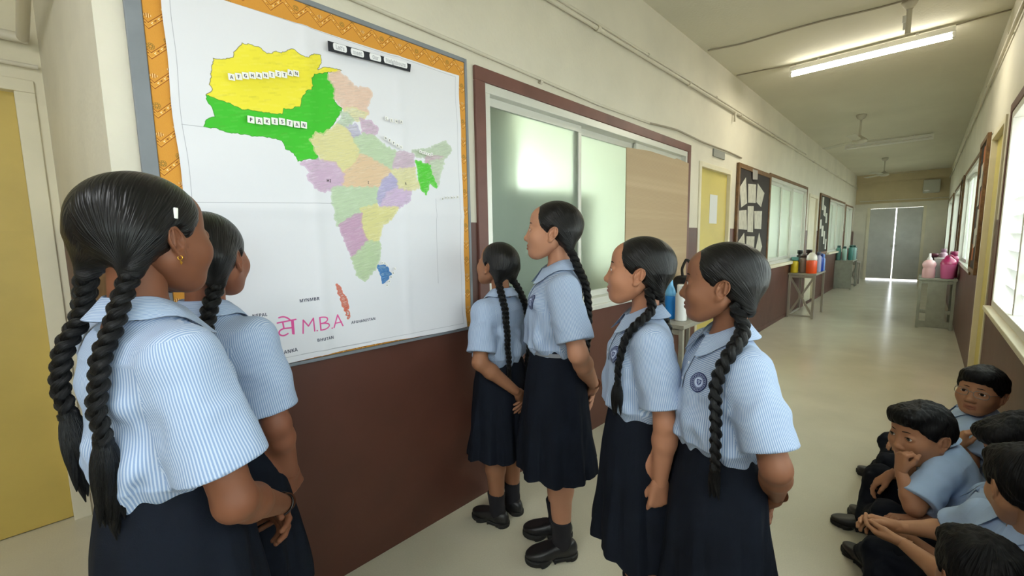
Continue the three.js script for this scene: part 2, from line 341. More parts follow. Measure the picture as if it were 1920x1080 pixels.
// bones: [a, b, ra, rb, k]; joined with a smooth minimum
const chain = (list) => (x, y, z) => { let d = 1e3; for (const [a, b, ra, rb, k] of list) d = smin(d, cone(x, y, z, a, b, ra, rb), k); return d; };
function boundsOf(list, pad) {
  const lo = [1e3, 1e3, 1e3], hi = [-1e3, -1e3, -1e3];
  for (const [a, b, ra, rb] of list) for (let i = 0; i < 3; i++) { lo[i] = Math.min(lo[i], a[i] - ra, b[i] - rb); hi[i] = Math.max(hi[i], a[i] + ra, b[i] + rb); }
  return [lo.map((v) => v - pad), hi.map((v) => v + pad)];
}
// surface nets; opt.uv(x, y, z, cls) and opt.cls(x, y, z) give texture places, opt.color a tint
function netMesh(f, lo, hi, cell, opt = {}) {
  const nx = Math.ceil((hi[0] - lo[0]) / cell) + 1, ny = Math.ceil((hi[1] - lo[1]) / cell) + 1, nz = Math.ceil((hi[2] - lo[2]) / cell) + 1;
  const val = new Float32Array(nx * ny * nz), B = 6, id = (i, j, k) => (k * ny + j) * nx + i, reach = B * cell * 0.87 * 1.7;
  for (let k0 = 0; k0 < nz; k0 += B) for (let j0 = 0; j0 < ny; j0 += B) for (let i0 = 0; i0 < nx; i0 += B) {
    const c = f(lo[0] + (i0 + B / 2) * cell, lo[1] + (j0 + B / 2) * cell, lo[2] + (k0 + B / 2) * cell), far = Math.abs(c) > reach;
    for (let k = k0; k < Math.min(nz, k0 + B); k++) for (let j = j0; j < Math.min(ny, j0 + B); j++) for (let i = i0; i < Math.min(nx, i0 + B); i++)
      val[id(i, j, k)] = far ? c : f(lo[0] + i * cell, lo[1] + j * cell, lo[2] + k * cell);
  }
  const at = new Int32Array(nx * ny * nz).fill(-1), P = [], N = [], quads = [], e = cell * 0.35;
  const grad = (x, y, z) => { const g = [f(x + e, y, z) - f(x - e, y, z), f(x, y + e, z) - f(x, y - e, z), f(x, y, z + e) - f(x, y, z - e)], l = Math.hypot(...g) || 1; return [g[0] / l, g[1] / l, g[2] / l, l / (2 * e)]; };
  const corner = [[0, 0, 0], [1, 0, 0], [0, 1, 0], [1, 1, 0], [0, 0, 1], [1, 0, 1], [0, 1, 1], [1, 1, 1]], edges = [[0, 1], [2, 3], [4, 5], [6, 7], [0, 2], [1, 3], [4, 6], [5, 7], [0, 4], [1, 5], [2, 6], [3, 7]];
  const v = new Float32Array(8);
  for (let k = 0; k < nz - 1; k++) for (let j = 0; j < ny - 1; j++) for (let i = 0; i < nx - 1; i++) {
    let m = 0; for (let c = 0; c < 8; c++) { const q = corner[c]; v[c] = val[id(i + q[0], j + q[1], k + q[2])]; if (v[c] < 0) m |= 1 << c; }
    if (m === 0 || m === 255) continue;
    let x = 0, y = 0, z = 0, n = 0;
    for (const [a, b] of edges) if ((v[a] < 0) !== (v[b] < 0)) { const t = v[a] / (v[a] - v[b]), A = corner[a], C = corner[b]; x += A[0] + (C[0] - A[0]) * t; y += A[1] + (C[1] - A[1]) * t; z += A[2] + (C[2] - A[2]) * t; n++; }
    x = lo[0] + (i + x / n) * cell; y = lo[1] + (j + y / n) * cell; z = lo[2] + (k + z / n) * cell;
    const g = grad(x, y, z), s = clamp(f(x, y, z) / Math.max(g[3], 0.3), -0.6 * cell, 0.6 * cell);
    at[id(i, j, k)] = P.length; P.push([x - g[0] * s, y - g[1] * s, z - g[2] * s]); N.push(g);
  }
  for (let k = 1; k < nz - 1; k++) for (let j = 1; j < ny - 1; j++) for (let i = 1; i < nx - 1; i++) {
    const s = val[id(i, j, k)] < 0;
    if (s !== val[id(i + 1, j, k)] < 0) { const q = [at[id(i, j - 1, k - 1)], at[id(i, j, k - 1)], at[id(i, j, k)], at[id(i, j - 1, k)]]; quads.push(s ? q : q.reverse()); }
    if (s !== val[id(i, j + 1, k)] < 0) { const q = [at[id(i - 1, j, k - 1)], at[id(i - 1, j, k)], at[id(i, j, k)], at[id(i, j, k - 1)]]; quads.push(s ? q : q.reverse()); }
    if (s !== val[id(i, j, k + 1)] < 0) { const q = [at[id(i - 1, j - 1, k)], at[id(i, j - 1, k)], at[id(i, j, k)], at[id(i - 1, j, k)]]; quads.push(s ? q : q.reverse()); }
  }
  const T = []; for (const q of quads) { if (q.some((a) => a < 0)) continue; T.push([q[0], q[1], q[2]], [q[0], q[2], q[3]]); }
  const pos = new Float32Array(T.length * 9), nor = new Float32Array(T.length * 9), uv = new Float32Array(T.length * 6), col = opt.color ? new Float32Array(T.length * 9) : null;
  T.forEach((t, ti) => {
    const c = opt.cls ? opt.cls((P[t[0]][0] + P[t[1]][0] + P[t[2]][0]) / 3, (P[t[0]][1] + P[t[1]][1] + P[t[2]][1]) / 3, (P[t[0]][2] + P[t[1]][2] + P[t[2]][2]) / 3) : 0; let u0 = null;
    t.forEach((q, n) => {
      const o = ti * 9 + n * 3; for (let a = 0; a < 3; a++) { pos[o + a] = P[q][a]; nor[o + a] = N[q][a]; }
      if (opt.uv) { const w = opt.uv(P[q][0], P[q][1], P[q][2], c, u0); if (u0 === null) u0 = w[0]; uv[ti * 6 + n * 2] = w[0]; uv[ti * 6 + n * 2 + 1] = w[1]; }
      if (col) { const w = opt.color(...P[q]); col[o] = w[0]; col[o + 1] = w[1]; col[o + 2] = w[2]; }
    });
  });
  const g = new THREE.BufferGeometry(); g.setAttribute('position', new THREE.BufferAttribute(pos, 3)); g.setAttribute('normal', new THREE.BufferAttribute(nor, 3)); g.setAttribute('uv', new THREE.BufferAttribute(uv, 2));
  if (col) g.setAttribute('color', new THREE.BufferAttribute(col, 3));
  return g;
}
// an angle times a radius, unwrapped so that a triangle stays on one side of the seam
function wrapU(ang, r, u0) { let u = ang * r; const p = 2 * Math.PI * r; if (u0 !== null && u0 !== undefined) { if (u - u0 > p / 2) u -= p; else if (u0 - u > p / 2) u += p; } return u; }
// a thick sheet from a grid of points, rows x columns, grown by t along its normals
function sheet(rows, t, uvf, closedU = false) {
  const R = rows.length, C = rows[0].length, nrm = rows.map((r, i) => r.map((p, j) => {
    const a = rows[Math.max(0, i - 1)][j], b = rows[Math.min(R - 1, i + 1)][j], jm = closedU ? (j - 1 + C) % C : Math.max(0, j - 1), jp = closedU ? (j + 1) % C : Math.min(C - 1, j + 1), c = rows[i][jm], d = rows[i][jp];
    return V(d[0] - c[0], d[1] - c[1], d[2] - c[2]).cross(V(b[0] - a[0], b[1] - a[1], b[2] - a[2])).normalize();
  }));
  const pos = [], nor = [], uv = [], idx = [], CC = closedU ? C + 1 : C;
  for (const side of [1, 0]) for (let i = 0; i < R; i++) for (let jj = 0; jj < CC; jj++) {
    const j = jj % C, p = rows[i][j], n = nrm[i][j]; pos.push(p[0] + n.x * t * side, p[1] + n.y * t * side, p[2] + n.z * t * side); nor.push(n.x * (side * 2 - 1), n.y * (side * 2 - 1), n.z * (side * 2 - 1));
    const w = uvf ? uvf(i / (R - 1), jj / (CC - 1), p) : [jj / (CC - 1), i / (R - 1)]; uv.push(...w);
  }
  const o = R * CC, a = (i, j) => i * CC + j;
  for (let i = 0; i < R - 1; i++) for (let j = 0; j < CC - 1; j++) { idx.push(a(i, j), a(i, j + 1), a(i + 1, j), a(i, j + 1), a(i + 1, j + 1), a(i + 1, j)); idx.push(o + a(i, j), o + a(i + 1, j), o + a(i, j + 1), o + a(i, j + 1), o + a(i + 1, j), o + a(i + 1, j + 1)); }
  const rim = (p, q) => idx.push(p, p + o, q, q, p + o, q + o);
  for (let j = 0; j < CC - 1; j++) { rim(a(0, j), a(0, j + 1)); rim(a(R - 1, j + 1), a(R - 1, j)); }
  if (!closedU) for (let i = 0; i < R - 1; i++) { rim(a(i + 1, 0), a(i, 0)); rim(a(i, CC - 1), a(i + 1, CC - 1)); }
  const g = new THREE.BufferGeometry(); g.setAttribute('position', new THREE.Float32BufferAttribute(pos, 3)); g.setAttribute('normal', new THREE.Float32BufferAttribute(nor, 3)); g.setAttribute('uv', new THREE.Float32BufferAttribute(uv, 2)); g.setIndex(idx); return g;
}
// a tube whose radius changes along its way
function taperTube(pts, radii, radial = 8) {
  const n = pts.length, P = pts.map((p) => V(...p)), pos = [], nor = [], uv = [], idx = []; let up = null, len = 0;
  for (let i = 0; i < n; i++) {
    const t = P[Math.min(n - 1, i + 1)].clone().sub(P[Math.max(0, i - 1)]).normalize();
    if (!up) { up = Math.abs(t.y) < 0.9 ? V(0, 1, 0) : V(1, 0, 0); } up = up.clone().sub(t.clone().multiplyScalar(up.dot(t))).normalize();
    const side = t.clone().cross(up); if (i) len += P[i].distanceTo(P[i - 1]);
    for (let j = 0; j <= radial; j++) { const a = (j / radial) * Math.PI * 2, d = up.clone().multiplyScalar(Math.cos(a)).addScaledVector(side, Math.sin(a)); pos.push(P[i].x + d.x * radii[i], P[i].y + d.y * radii[i], P[i].z + d.z * radii[i]); nor.push(d.x, d.y, d.z); uv.push(j / radial, len * 10); }
  }
  for (let i = 0; i < n - 1; i++) for (let j = 0; j < radial; j++) { const a = i * (radial + 1) + j, b = a + radial + 1; idx.push(a, a + 1, b, a + 1, b + 1, b); }
  const cap = (i, s) => { const c = pos.length / 3, t = P[Math.min(n - 1, i + 1)].clone().sub(P[Math.max(0, i - 1)]).normalize().multiplyScalar(s); pos.push(P[i].x + t.x * radii[i] * 0.4, P[i].y + t.y * radii[i] * 0.4, P[i].z + t.z * radii[i] * 0.4); nor.push(t.x, t.y, t.z); uv.push(0, 0); for (let j = 0; j < radial; j++) { const a = i * (radial + 1) + j; s > 0 ? idx.push(a, a + 1, c) : idx.push(a + 1, a, c); } };
  cap(0, -1); cap(n - 1, 1);
  const g = new THREE.BufferGeometry(); g.setAttribute('position', new THREE.Float32BufferAttribute(pos, 3)); g.setAttribute('normal', new THREE.Float32BufferAttribute(nor, 3)); g.setAttribute('uv', new THREE.Float32BufferAttribute(uv, 2)); g.setIndex(idx); return g.toNonIndexed();
}
function curvePts(pts, n) { const c = new THREE.CatmullRomCurve3(pts.map((p) => V(...p)), false, 'centripetal'); return c.getSpacedPoints(n - 1).map((p) => [p.x, p.y, p.z]); }
const addV = (a, b, s = 1) => [a[0] + b[0] * s, a[1] + b[1] * s, a[2] + b[2] * s];
const mixV = (a, b, t) => [lerp(a[0], b[0], t), lerp(a[1], b[1], t), lerp(a[2], b[2], t)];
const subV = (a, b) => [a[0] - b[0], a[1] - b[1], a[2] - b[2]];
const unit = (a) => { const l = Math.hypot(...a) || 1; return [a[0] / l, a[1] / l, a[2] / l]; };
const crossV = (a, b) => [a[1] * b[2] - a[2] * b[1], a[2] * b[0] - a[0] * b[2], a[0] * b[1] - a[1] * b[0]];
// ---------------------------------------------------------------- people: shared heads, hands, shoes
// head: origin midway between the ears at eye height, +z forward, about 0.21 from chin to crown
function headField(c) {
  const { jaw = 1, open = 0, nose = 1 } = c;
  return (x, y, z) => {
    const ax = Math.abs(x);
    let d = ell(ax, y, z, 0, 0.024, -0.012, 0.0715, 0.083, 0.0925);
    d = smin(d, ell(ax, y, z, 0, 0.045, 0.036, 0.050, 0.040, 0.0455), 0.03);           // brow and forehead
    d = smin(d, ell(ax, y, z, 0, -0.022, 0.030, 0.0595 * jaw, 0.062, 0.0525), 0.03);
    d = smin(d, ell(ax, y, z, 0, -0.060, 0.041, 0.0385 * jaw, 0.040, 0.0415), 0.035);
    d = smin(d, ell(ax, y, z, 0, -0.0925, 0.0625, 0.0165, 0.0125, 0.0155), 0.025);
    d = smin(d, cone(ax, y, z, [0.046 * jaw, -0.046, -0.002], [0.022 * jaw, -0.085, 0.048], 0.019, 0.017), 0.035);
    d = smin(d, ell(ax, y, z, 0.037, -0.030, 0.0585, 0.0235, 0.024, 0.021), 0.028);      // cheek
    d = smax(d, -ell(ax, y, z, 0.0315, 0.001, 0.1015, 0.0235, 0.0125, 0.0180), 0.020);    // eye hollow
    d = smin(d, cone(ax, y, z, [0, 0.006, 0.0760], [0, -0.031, 0.0905 + 0.003 * nose], 0.0078, 0.0090 * nose), 0.016);
    d = smin(d, ell(ax, y, z, 0, -0.0365, 0.0935 + 0.003 * nose, 0.0100 * nose, 0.0090, 0.0088), 0.008);
    d = smin(d, ell(ax, y, z, 0.0118 * nose, -0.0410, 0.0868, 0.0075, 0.0068, 0.0088), 0.006);
    d = smax(d, -ell(ax, y, z, 0.0058, -0.0475, 0.0915, 0.0030, 0.0032, 0.0040), 0.003);  // nostril
    // lips
    d = smin(d, cone(ax, y, z, [0.0205, -0.0672, 0.0775], [0.003, -0.0625, 0.0870], 0.0028, 0.0046), 0.006);
    d = smin(d, cone(ax, y, z, [0.0190, -0.0690 - open * 0.5, 0.0775], [0, -0.0732 - open, 0.0860], 0.0028, 0.0052), 0.006);
    d = smax(d, -ell(ax, y, z, 0, -0.0678 - open * 0.5, 0.0915, 0.0185, 0.0011 + open * 0.6, 0.0075), 0.0022);
    // eye ball and lids round it
    const lid = Math.max(ell(ax, y, z, 0.0312, 0.0005, 0.0705, 0.0158, 0.0150, 0.0150), -ell(ax, y, z, 0.0312, 0.0003, 0.0865, 0.0138, 0.0058, 0.012));
    d = smin(d, lid, 0.004);
    // ear: rim, hollow, lobe
    const ex = ax - 0.0722 - (0.004 - z) * 0.26 * (z < 0.004 ? 1 : 0.15), ey = y + 0.008, ez = z + 0.009 + ey * 0.22;
    const rr = Math.sqrt((ey / (ey > 0 ? 0.0275 : 0.0300)) ** 2 + (ez / (0.0165 - 0.004 * sstep(0, -0.025, ey))) ** 2);
    let ear = smax((rr - 1) * 0.0150, Math.abs(ex) - 0.0048, 0.004);
    ear = smax(ear, -Math.max((rr - 0.74) * 0.015, 0.0002 - ex), 0.0025);                                   // bowl within the rim
    ear = smin(ear, cone(ex, ey, ez, [0.001, 0.017, -0.002], [0.001, -0.010, -0.006], 0.0028, 0.0030), 0.003);   // inner fold
    ear = smax(ear, -ell(ex, ey, ez, 0.003, -0.004, 0.004, 0.006, 0.008, 0.0055), 0.003);
    ear = smin(ear, ell(ex, ey, ez, 0.0005, -0.0262, 0.004, 0.0042, 0.0075, 0.0068), 0.005);                  // lobe
    ear = smin(ear, ell(ex, ey, ez, 0.001, -0.003, 0.0125, 0.0035, 0.006, 0.004), 0.004);                     // tragus
    d = smin(d, ear, 0.006);
    return d;
  };
}
const lipTint = (x, y, z) => {
  const m = sstep(0.0245, 0.018, Math.abs(x)) * sstep(-0.0580, -0.0610, y) * sstep(-0.0815, -0.0780, y) * sstep(0.074, 0.080, z);
  const low = sstep(-0.05, -0.11, y) * 0.0; const k = 1 - 0.22 * m - low; return [k, k * (1 - 0.22 * m), k * (1 - 0.15 * m)];
};
const headCache = new Map();
function headGeo(kind) {
  if (!headCache.has(kind)) {
    const c = { plain: {}, round: { jaw: 1.07, nose: 1.05 }, slim: { jaw: 0.96 }, boy: { jaw: 1.06, nose: 1.05 }, open: { jaw: 1.05, open: 0.004 } }[kind];
    headCache.set(kind, netMesh(headField(c), [-0.096, -0.125, -0.115], [0.096, 0.116, 0.122], 0.0027, { color: lipTint }));
  }
  return headCache.get(kind).clone();
}
// hand: wrist at the origin, fingers to +y, palm to +z, thumb to +x (a right hand); curl in radians per finger
function handGeo({ curl = [0.5, 0.5, 0.4], spread = 0.06, thumb = [0.5, 0.3], fingers = null, left = false, cell = 0.0028 }) {
  const B = [], K = [[0.0235, 0.071, 0], [0.008, 0.0745, 0.001], [-0.0075, 0.071, 0], [-0.0215, 0.063, -0.001]], L = [[0.031, 0.020, 0.016], [0.034, 0.023, 0.017], [0.031, 0.021, 0.016], [0.024, 0.016, 0.014]];
  B.push([[0, -0.03, 0], [0, 0.004, 0], 0.0195, 0.0185, 0.012]);
  const flat = [];
  K.forEach((k, i) => flat.push([[k[0] * 0.55, 0.006, 0], k, 0.0135, 0.0102, 0.013]));
  const F = [];
  K.forEach((k, i) => {
    const c = fingers ? fingers[i] : curl; let a = 0, p = k; const sx = Math.sin((1.35 - i) * spread);
    L[i].forEach((l, j) => { a += c[j]; const q = addV(p, [sx * l, Math.cos(a) * l, Math.sin(a) * l]); F.push([p, q, [0.0082, 0.0074, 0.0067][j] * (i === 3 ? 0.88 : 1), [0.0074, 0.0067, 0.0058][j] * (i === 3 ? 0.88 : 1), 0.0022, i]); p = q; });
  });
  const [ab, fl] = thumb, t0 = [0.012, 0.016, 0.006], t1 = addV(t0, [Math.sin(ab) * 0.036, Math.cos(ab) * 0.032, 0.010 + fl * 0.010]), d1 = [Math.sin(ab * 0.7) * 0.7, 0.8, fl * 0.6], u1 = unit(d1), t2 = addV(t1, u1, 0.027), t3 = addV(t2, unit([d1[0] - 0.15 - fl * 0.3, d1[1], d1[2] + fl * 0.35]), 0.021);
  const T = [[t0, t1, 0.0135, 0.0098, 0.012], [t1, t2, 0.0096, 0.0084, 0.004], [t2, t3, 0.0084, 0.0066, 0.003]];
  const palm = chain([...B, ...flat]), tf = chain(T), fs = [0, 1, 2, 3].map((i) => chain(F.filter((b) => b[5] === i)));
  const f = (x, y, z) => { const X = left ? -x : x; let d = palm(X, y, z * 1.12); d = smin(d, tf(X, y, z), 0.009); let e = 1e3; for (const g of fs) e = Math.min(e, g(X, y, z)); return smin(d, e, 0.005); };
  const bb = boundsOf([...B, ...flat, ...F, ...T], 0.008); if (left) { const a = bb[0][0]; bb[0][0] = -bb[1][0]; bb[1][0] = -a; }
  bb[0][1] = -0.032;
  return netMesh(f, bb[0], bb[1], cell, { color: () => [1, 1, 1] });
}
// a frame that puts +y along dir and +z as near normal as may be
function frame(at, dir, normal) {
  const y = V(...dir).normalize(), z = V(...normal), x = y.clone().cross(z).normalize(); z.copy(x.clone().cross(y));
  return new THREE.Matrix4().makeBasis(x, y, z).setPosition(...at);
}
const skinMats = new Map();
function skin(hex) { if (!skinMats.has(hex)) skinMats.set(hex, phy({ color: hex, vertexColors: true, roughness: 0.52, specularIntensity: 0.6, bumpMap: bumpTex(40, 2, 1, 128), bumpScale: 0.0002, sheen: 0.15, sheenColor: new THREE.Color(0xffc9a0), sheenRoughness: 0.6 })); return skinMats.get(hex); }
// hair: fine streaks run along v
const hairStreak = dataTex(512, 64, (u, v) => { const s = tile2(u, v * 0.05, 90, 3), b = tile2(u, v * 0.12, 22, 2); const k = 0.055 + 0.04 * s + 0.02 * b; return [k * 1.02, k * 0.98, k]; }, true, 1);
const hairBump = floatTex(512, 64, (u, v) => 0.5 + 0.35 * tile2(u, v * 0.05, 80, 3) + 0.2 * tile2(u, v * 0.12, 20, 2));
const hairMat = phy({ map: hairStreak, bumpMap: hairBump, bumpScale: 0.003, roughness: 0.36, specularIntensity: 0.6 });
const hairShort = phy({ map: hairStreak, bumpMap: hairBump, bumpScale: 0.003, roughness: 0.55, specularIntensity: 0.35 });
const browMat = std({ color: 0x1d1512, roughness: 0.9 });
const gradOf = (f, p, e = 0.003) => unit([f(p[0] + e, p[1], p[2]) - f(p[0] - e, p[1], p[2]), f(p[0], p[1] + e, p[2]) - f(p[0], p[1] - e, p[2]), f(p[0], p[1], p[2] + e) - f(p[0], p[1], p[2] - e)]);
const interp = (T, x) => { if (x <= T[0][0]) return T[0][1]; for (let i = 1; i < T.length; i++) if (x <= T[i][0]) return lerp(T[i - 1][1], T[i][1], (x - T[i - 1][0]) / (T[i][0] - T[i - 1][0])); return T[T.length - 1][1]; };
function hairGeo(kind) {
  const key = 'hair_' + kind; if (headCache.has(key)) return headCache.get(key).clone();
  const girl = kind.startsWith('girl');
  const line = girl ? [[-0.09, -0.075], [-0.065, -0.045], [-0.04, -0.026], [-0.018, 0.012], [0.0, 0.036], [0.03, 0.062], [0.052, 0.075], [0.064, 0.083], [0.074, 0.096], [0.1, 0.15]]
    : [[-0.075, -0.085], [-0.06, -0.055], [-0.035, -0.03], [-0.015, 0.0], [0.0, 0.028], [0.02, 0.045], [0.036, 0.06], [0.046, 0.085], [0.055, 0.13]];
  const f = (x, y, z) => {
    const ax = Math.abs(x); let d;
    if (girl) {
      d = ell(ax, y, z, 0.002, 0.025, -0.017, 0.0800, 0.0915, 0.1020);
      d = smin(d, cone(ax, y, z, [0.044, -0.005, -0.058], [0.054, -0.062, -0.070], 0.040, 0.020), 0.03);
      d = smax(d, -cone(ax, y, z, [0, 0.113, 0.06], [0, 0.119, -0.06], 0.003, 0.003), 0.006);                 // parting
      d = smax(d, -(cone(ax, y, z, [0, -0.075, -0.12], [0, 0.02, -0.128], 0.010, 0.004)), 0.02);            // cleft at the back
    } else {
      d = ell(ax, y, z, 0, 0.027, -0.012, 0.0835, 0.0975, 0.1040);
      d = smin(d, ell(ax, y, z, 0, 0.078, 0.052, 0.062, 0.034, 0.048), 0.025);
      d += 0.0016 * n3(x * 70, y * 24, z * 70) + 0.0030 * n3(x * 24 + 5, y * 14, z * 24);
    }
    const zl = interp(line, y) + (girl ? 0.003 * n3(x * 40, y * 40, 3) + 0.002 * n3(x * 130, y * 130, 7) : 0.006 * n3(x * 90, y * 14, 9) + (ax > 0.05 ? 0 : 0.0));
    if (girl) d += 0.0055 * sstep(-0.026, -0.002, z - zl);
    d = smax(d, (z - zl) * 0.75, girl ? 0.004 : 0.008);
    d = smax(d, -ell(ax, y, z, 0.086, -0.012, -0.002, 0.022, 0.031, 0.0235), 0.006);                        // cleared round the ear
    d = Math.max(d, -ell(ax, y, z, 0, 0.014, -0.010, 0.062, 0.070, 0.080));
    return d;
  };
  const B = girl ? unit([0.055, -0.07, -0.075]) : unit([0, 0.9, -0.3]);
  const g = netMesh(f, [-0.105, -0.1, -0.14], [0.105, 0.14, 0.135], girl ? 0.0034 : 0.0036, {
    cls: (x) => (girl ? (x > 0 ? 1 : -1) : 1),
    uv: (x, y, z, c, u0) => {
      const b = [B[0] * c, B[1], B[2]], q = [x, y - 0.02, z + 0.01], l = Math.hypot(...q), e1 = unit(crossV(b, [0, 0, 1])), e2 = crossV(b, e1), dt = (v) => v[0] * q[0] + v[1] * q[1] + v[2] * q[2];
      return [wrapU(Math.atan2(dt(e2), dt(e1)), 1 / (2 * Math.PI) * 1.6, u0), Math.acos(clamp(dt(b) / l, -1, 1)) * 0.3];
    },
  });
  const fly = [];
  if (girl) for (let i = 0; i < 18; i++) {
    const s = i % 2 ? 1 : -1, k = rnd(); let p0;
    if (i < 30) { const y = lerp(-0.02, 0.07, k); p0 = [s * lerp(0.068, 0.02, sstep(0.02, 0.072, y)) * (0.9 + 0.15 * rnd()), y, interp(line, y) - 0.004]; } else { const a = rnd() * 2.2 - 0.4; p0 = [s * 0.05 * rnd(), 0.025 + 0.09 * Math.cos(a), -0.017 + 0.098 * Math.sin(-a)]; }
    const pr = gradOf(f, p0, 0.004); let q = p0; for (let t = 0; t < 8; t++) { const d = f(...q); q = addV(q, gradOf(f, q, 0.004), -d * 0.8); }
    const dir = i < 30 ? unit([s * 0.25, -0.75, 0.45 - rnd() * 0.7]) : unit([s * (rnd() - 0.3), 0.3, -0.8 + rnd()]), L = 0.007 + 0.010 * rnd(), P = [], R = [];
    for (let j = 0; j <= 6; j++) { const t = j / 6; P.push(addV(addV(q, dir, L * t), pr, 0.0015 * Math.sin(t * 2.6))); R.push(0.0004 * (1 - t * 0.8)); } fly.push(taperTube(P, R, 4));
  }
  const out = fly.length ? mergeGeometries([g, ...fly.map((h) => (h.index ? h.toNonIndexed() : h))]) : g;
  headCache.set(key, out); return out.clone();
}
// a plait of three strands along a curve, ending in a loose tuft
function braidGeo(pts, r0, r1, n = 12, tuft = 0.09, tuftR = 1.0) {
  const steps = n * 14, C = curvePts(pts, steps + 1), out = [];
  const S0 = [1, 0, 0];
  for (let s = 0; s < 3; s++) {
    const P = [], R = [];
    for (let i = 0; i <= steps; i++) {
      const t = i / steps, T = unit(subV(C[Math.min(steps, i + 1)], C[Math.max(0, i - 1)])), D = unit(crossV(T, S0)), S = crossV(D, T), r = lerp(r0, r1, Math.pow(t, 1.3));
      const ph = t * n * Math.PI + (s * 2 * Math.PI) / 3, pinch = i < 6 ? i / 6 : 1;
      P.push(addV(addV(C[i], S, r * 0.62 * Math.sin(ph) * pinch), D, r * 0.38 * Math.sin(2 * ph) * pinch)); R.push(r * 0.56 * (1 + 0.10 * Math.cos(2 * ph)));
    }
    out.push(taperTube(P, R, 9));
  }
  const e = C[steps], T = unit(subV(C[steps], C[steps - 4])), tie = [];
  out.push(taperTube([addV(e, T, -0.008), addV(e, T, -0.004), addV(e, T, 0.006), addV(e, T, 0.010)], [r1 * 0.7, r1 * 1.05, r1 * 1.05, r1 * 0.7], 10));
  for (let k = 0; k < 9; k++) {
    const a = k * 2.4, w = k ? 0.55 * r1 * tuftR : 0, off = [Math.cos(a) * w, 0, Math.sin(a) * w], L = tuft * (0.8 + 0.3 * rnd()), sw = [(rnd() - 0.5) * 0.02, 0, (rnd() - 0.5) * 0.02], P = [], R = [];
    for (let i = 0; i <= 8; i++) { const t = i / 8, q = addV(addV(e, T, L * t), off, Math.sin(Math.min(1, t * 1.6) * Math.PI / 2) * (1 - 0.35 * t)); P.push([q[0] + sw[0] * t * t, q[1] - 0.01 * t * t, q[2] + sw[2] * t * t]); R.push(r1 * tuftR * (0.62 * Math.pow(1 - t, 0.7) + 0.03) * (0.55 + 0.45 * Math.sin(Math.min(1, t * 2.2 + 0.2) * Math.PI / 2))); }
    out.push(taperTube(P, R, 7));
  }
  return merge(out);
}
const eyeTex = canvasTex(128, 128, (x, w, h) => { x.fillStyle = '#e6ddd4'; x.fillRect(0, 0, w, h); x.fillStyle = '#2a1810'; x.beginPath(); x.arc(64, 64, 31, 0, 7); x.fill(); x.fillStyle = '#0a0605'; x.beginPath(); x.arc(64, 64, 15, 0, 7); x.fill(); });
const eyeMat = phy({ map: eyeTex, roughness: 0.12, clearcoat: 0.6 });
function eyeGeo(s) { // the iris faces +z
  const g = new THREE.SphereGeometry(0.0137, 24, 16), p = g.attributes.position, uv = g.attributes.uv;
  for (let i = 0; i < p.count; i++) uv.setXY(i, p.getZ(i) > 0 ? 0.5 + p.getX(i) / 0.027 : 0.02, p.getZ(i) > 0 ? 0.5 + p.getY(i) / 0.027 : 0.02);
  g.translate(s * 0.0312, 0.0004, 0.0712); return g;
}
function browGeo(s) { const P = [], R = []; for (let i = 0; i <= 8; i++) { const t = i / 8; P.push([s * (0.0125 + t * 0.034), 0.0232 + 0.0020 * Math.sin(t * 2.7) - 0.0042 * t * t, 0.0858 - t * t * 0.0190 - 0.002 * t]); R.push(0.0021 * (0.45 + Math.sin(Math.min(1, t * 1.05 + 0.18) * Math.PI) * 0.55)); } return taperTube(P, R, 6); }
const lashMat = browMat;
function lashGeo(s) { const P = [], R = []; for (let i = 0; i <= 8; i++) { const t = i / 8, a = -1 + 2 * t; P.push([s * 0.0312 + a * 0.0132, 0.0062 - 0.0052 * a * a, 0.0848 - 0.0048 * a * a - s * a * 0.003]); R.push(0.0009 + 0.0005 * (1 - a * a)); } return taperTube(P, R, 5); }

// ---------------------------------------------------------------- clothes
const stripe = (c0, c1, w0 = 0.55) => dataTex(64, 4, (u) => { const k = sstep(0.08, 0.2, u) * (1 - sstep(w0, w0 + 0.12, u)); return [0, 1, 2].map((i) => lerp(c0[i], c1[i], k)); }, true, 1);
const weave = bumpTex(30, 2, 9, 128);
const STR = 0.0048;
const shirtTex = stripe([0.53, 0.615, 0.755], [0.735, 0.78, 0.855]);
shirtTex.repeat.set(1 / STR, 1);
const shirtMat = std({ map: shirtTex, roughness: 0.85, bumpMap: weave, bumpScale: 0.0003 });
const boyShirtMat = std({ map: mottled(0xadc4e2, 0.03, 5, 2), roughness: 0.85, bumpMap: weave, bumpScale: 0.0003 });
const navy = phy({ specularIntensity: 0.25,  map: mottled(0x0e131e, 0.10, 8, 3), roughness: 0.85, bumpMap: weave, bumpScale: 0.0005 });
const trouserMat = phy({ specularIntensity: 0.3,  map: mottled(0x0e131d, 0.10, 8, 3), roughness: 0.8, bumpMap: weave, bumpScale: 0.0005 });
const sockMat = std({ color: 0x1d1c22, roughness: 0.95, bumpMap: weave, bumpScale: 0.0006 });
const shoeMat = phy({ color: 0x17171a, roughness: 0.42, clearcoat: 0.25, clearcoatRoughness: 0.4, bumpMap: softBump, bumpScale: 0.001 });
const soleMat = std({ color: 0x1f1e1d, roughness: 0.75 });
const buttonMat = std({ color: 0xdfe3ea, roughness: 0.35 });
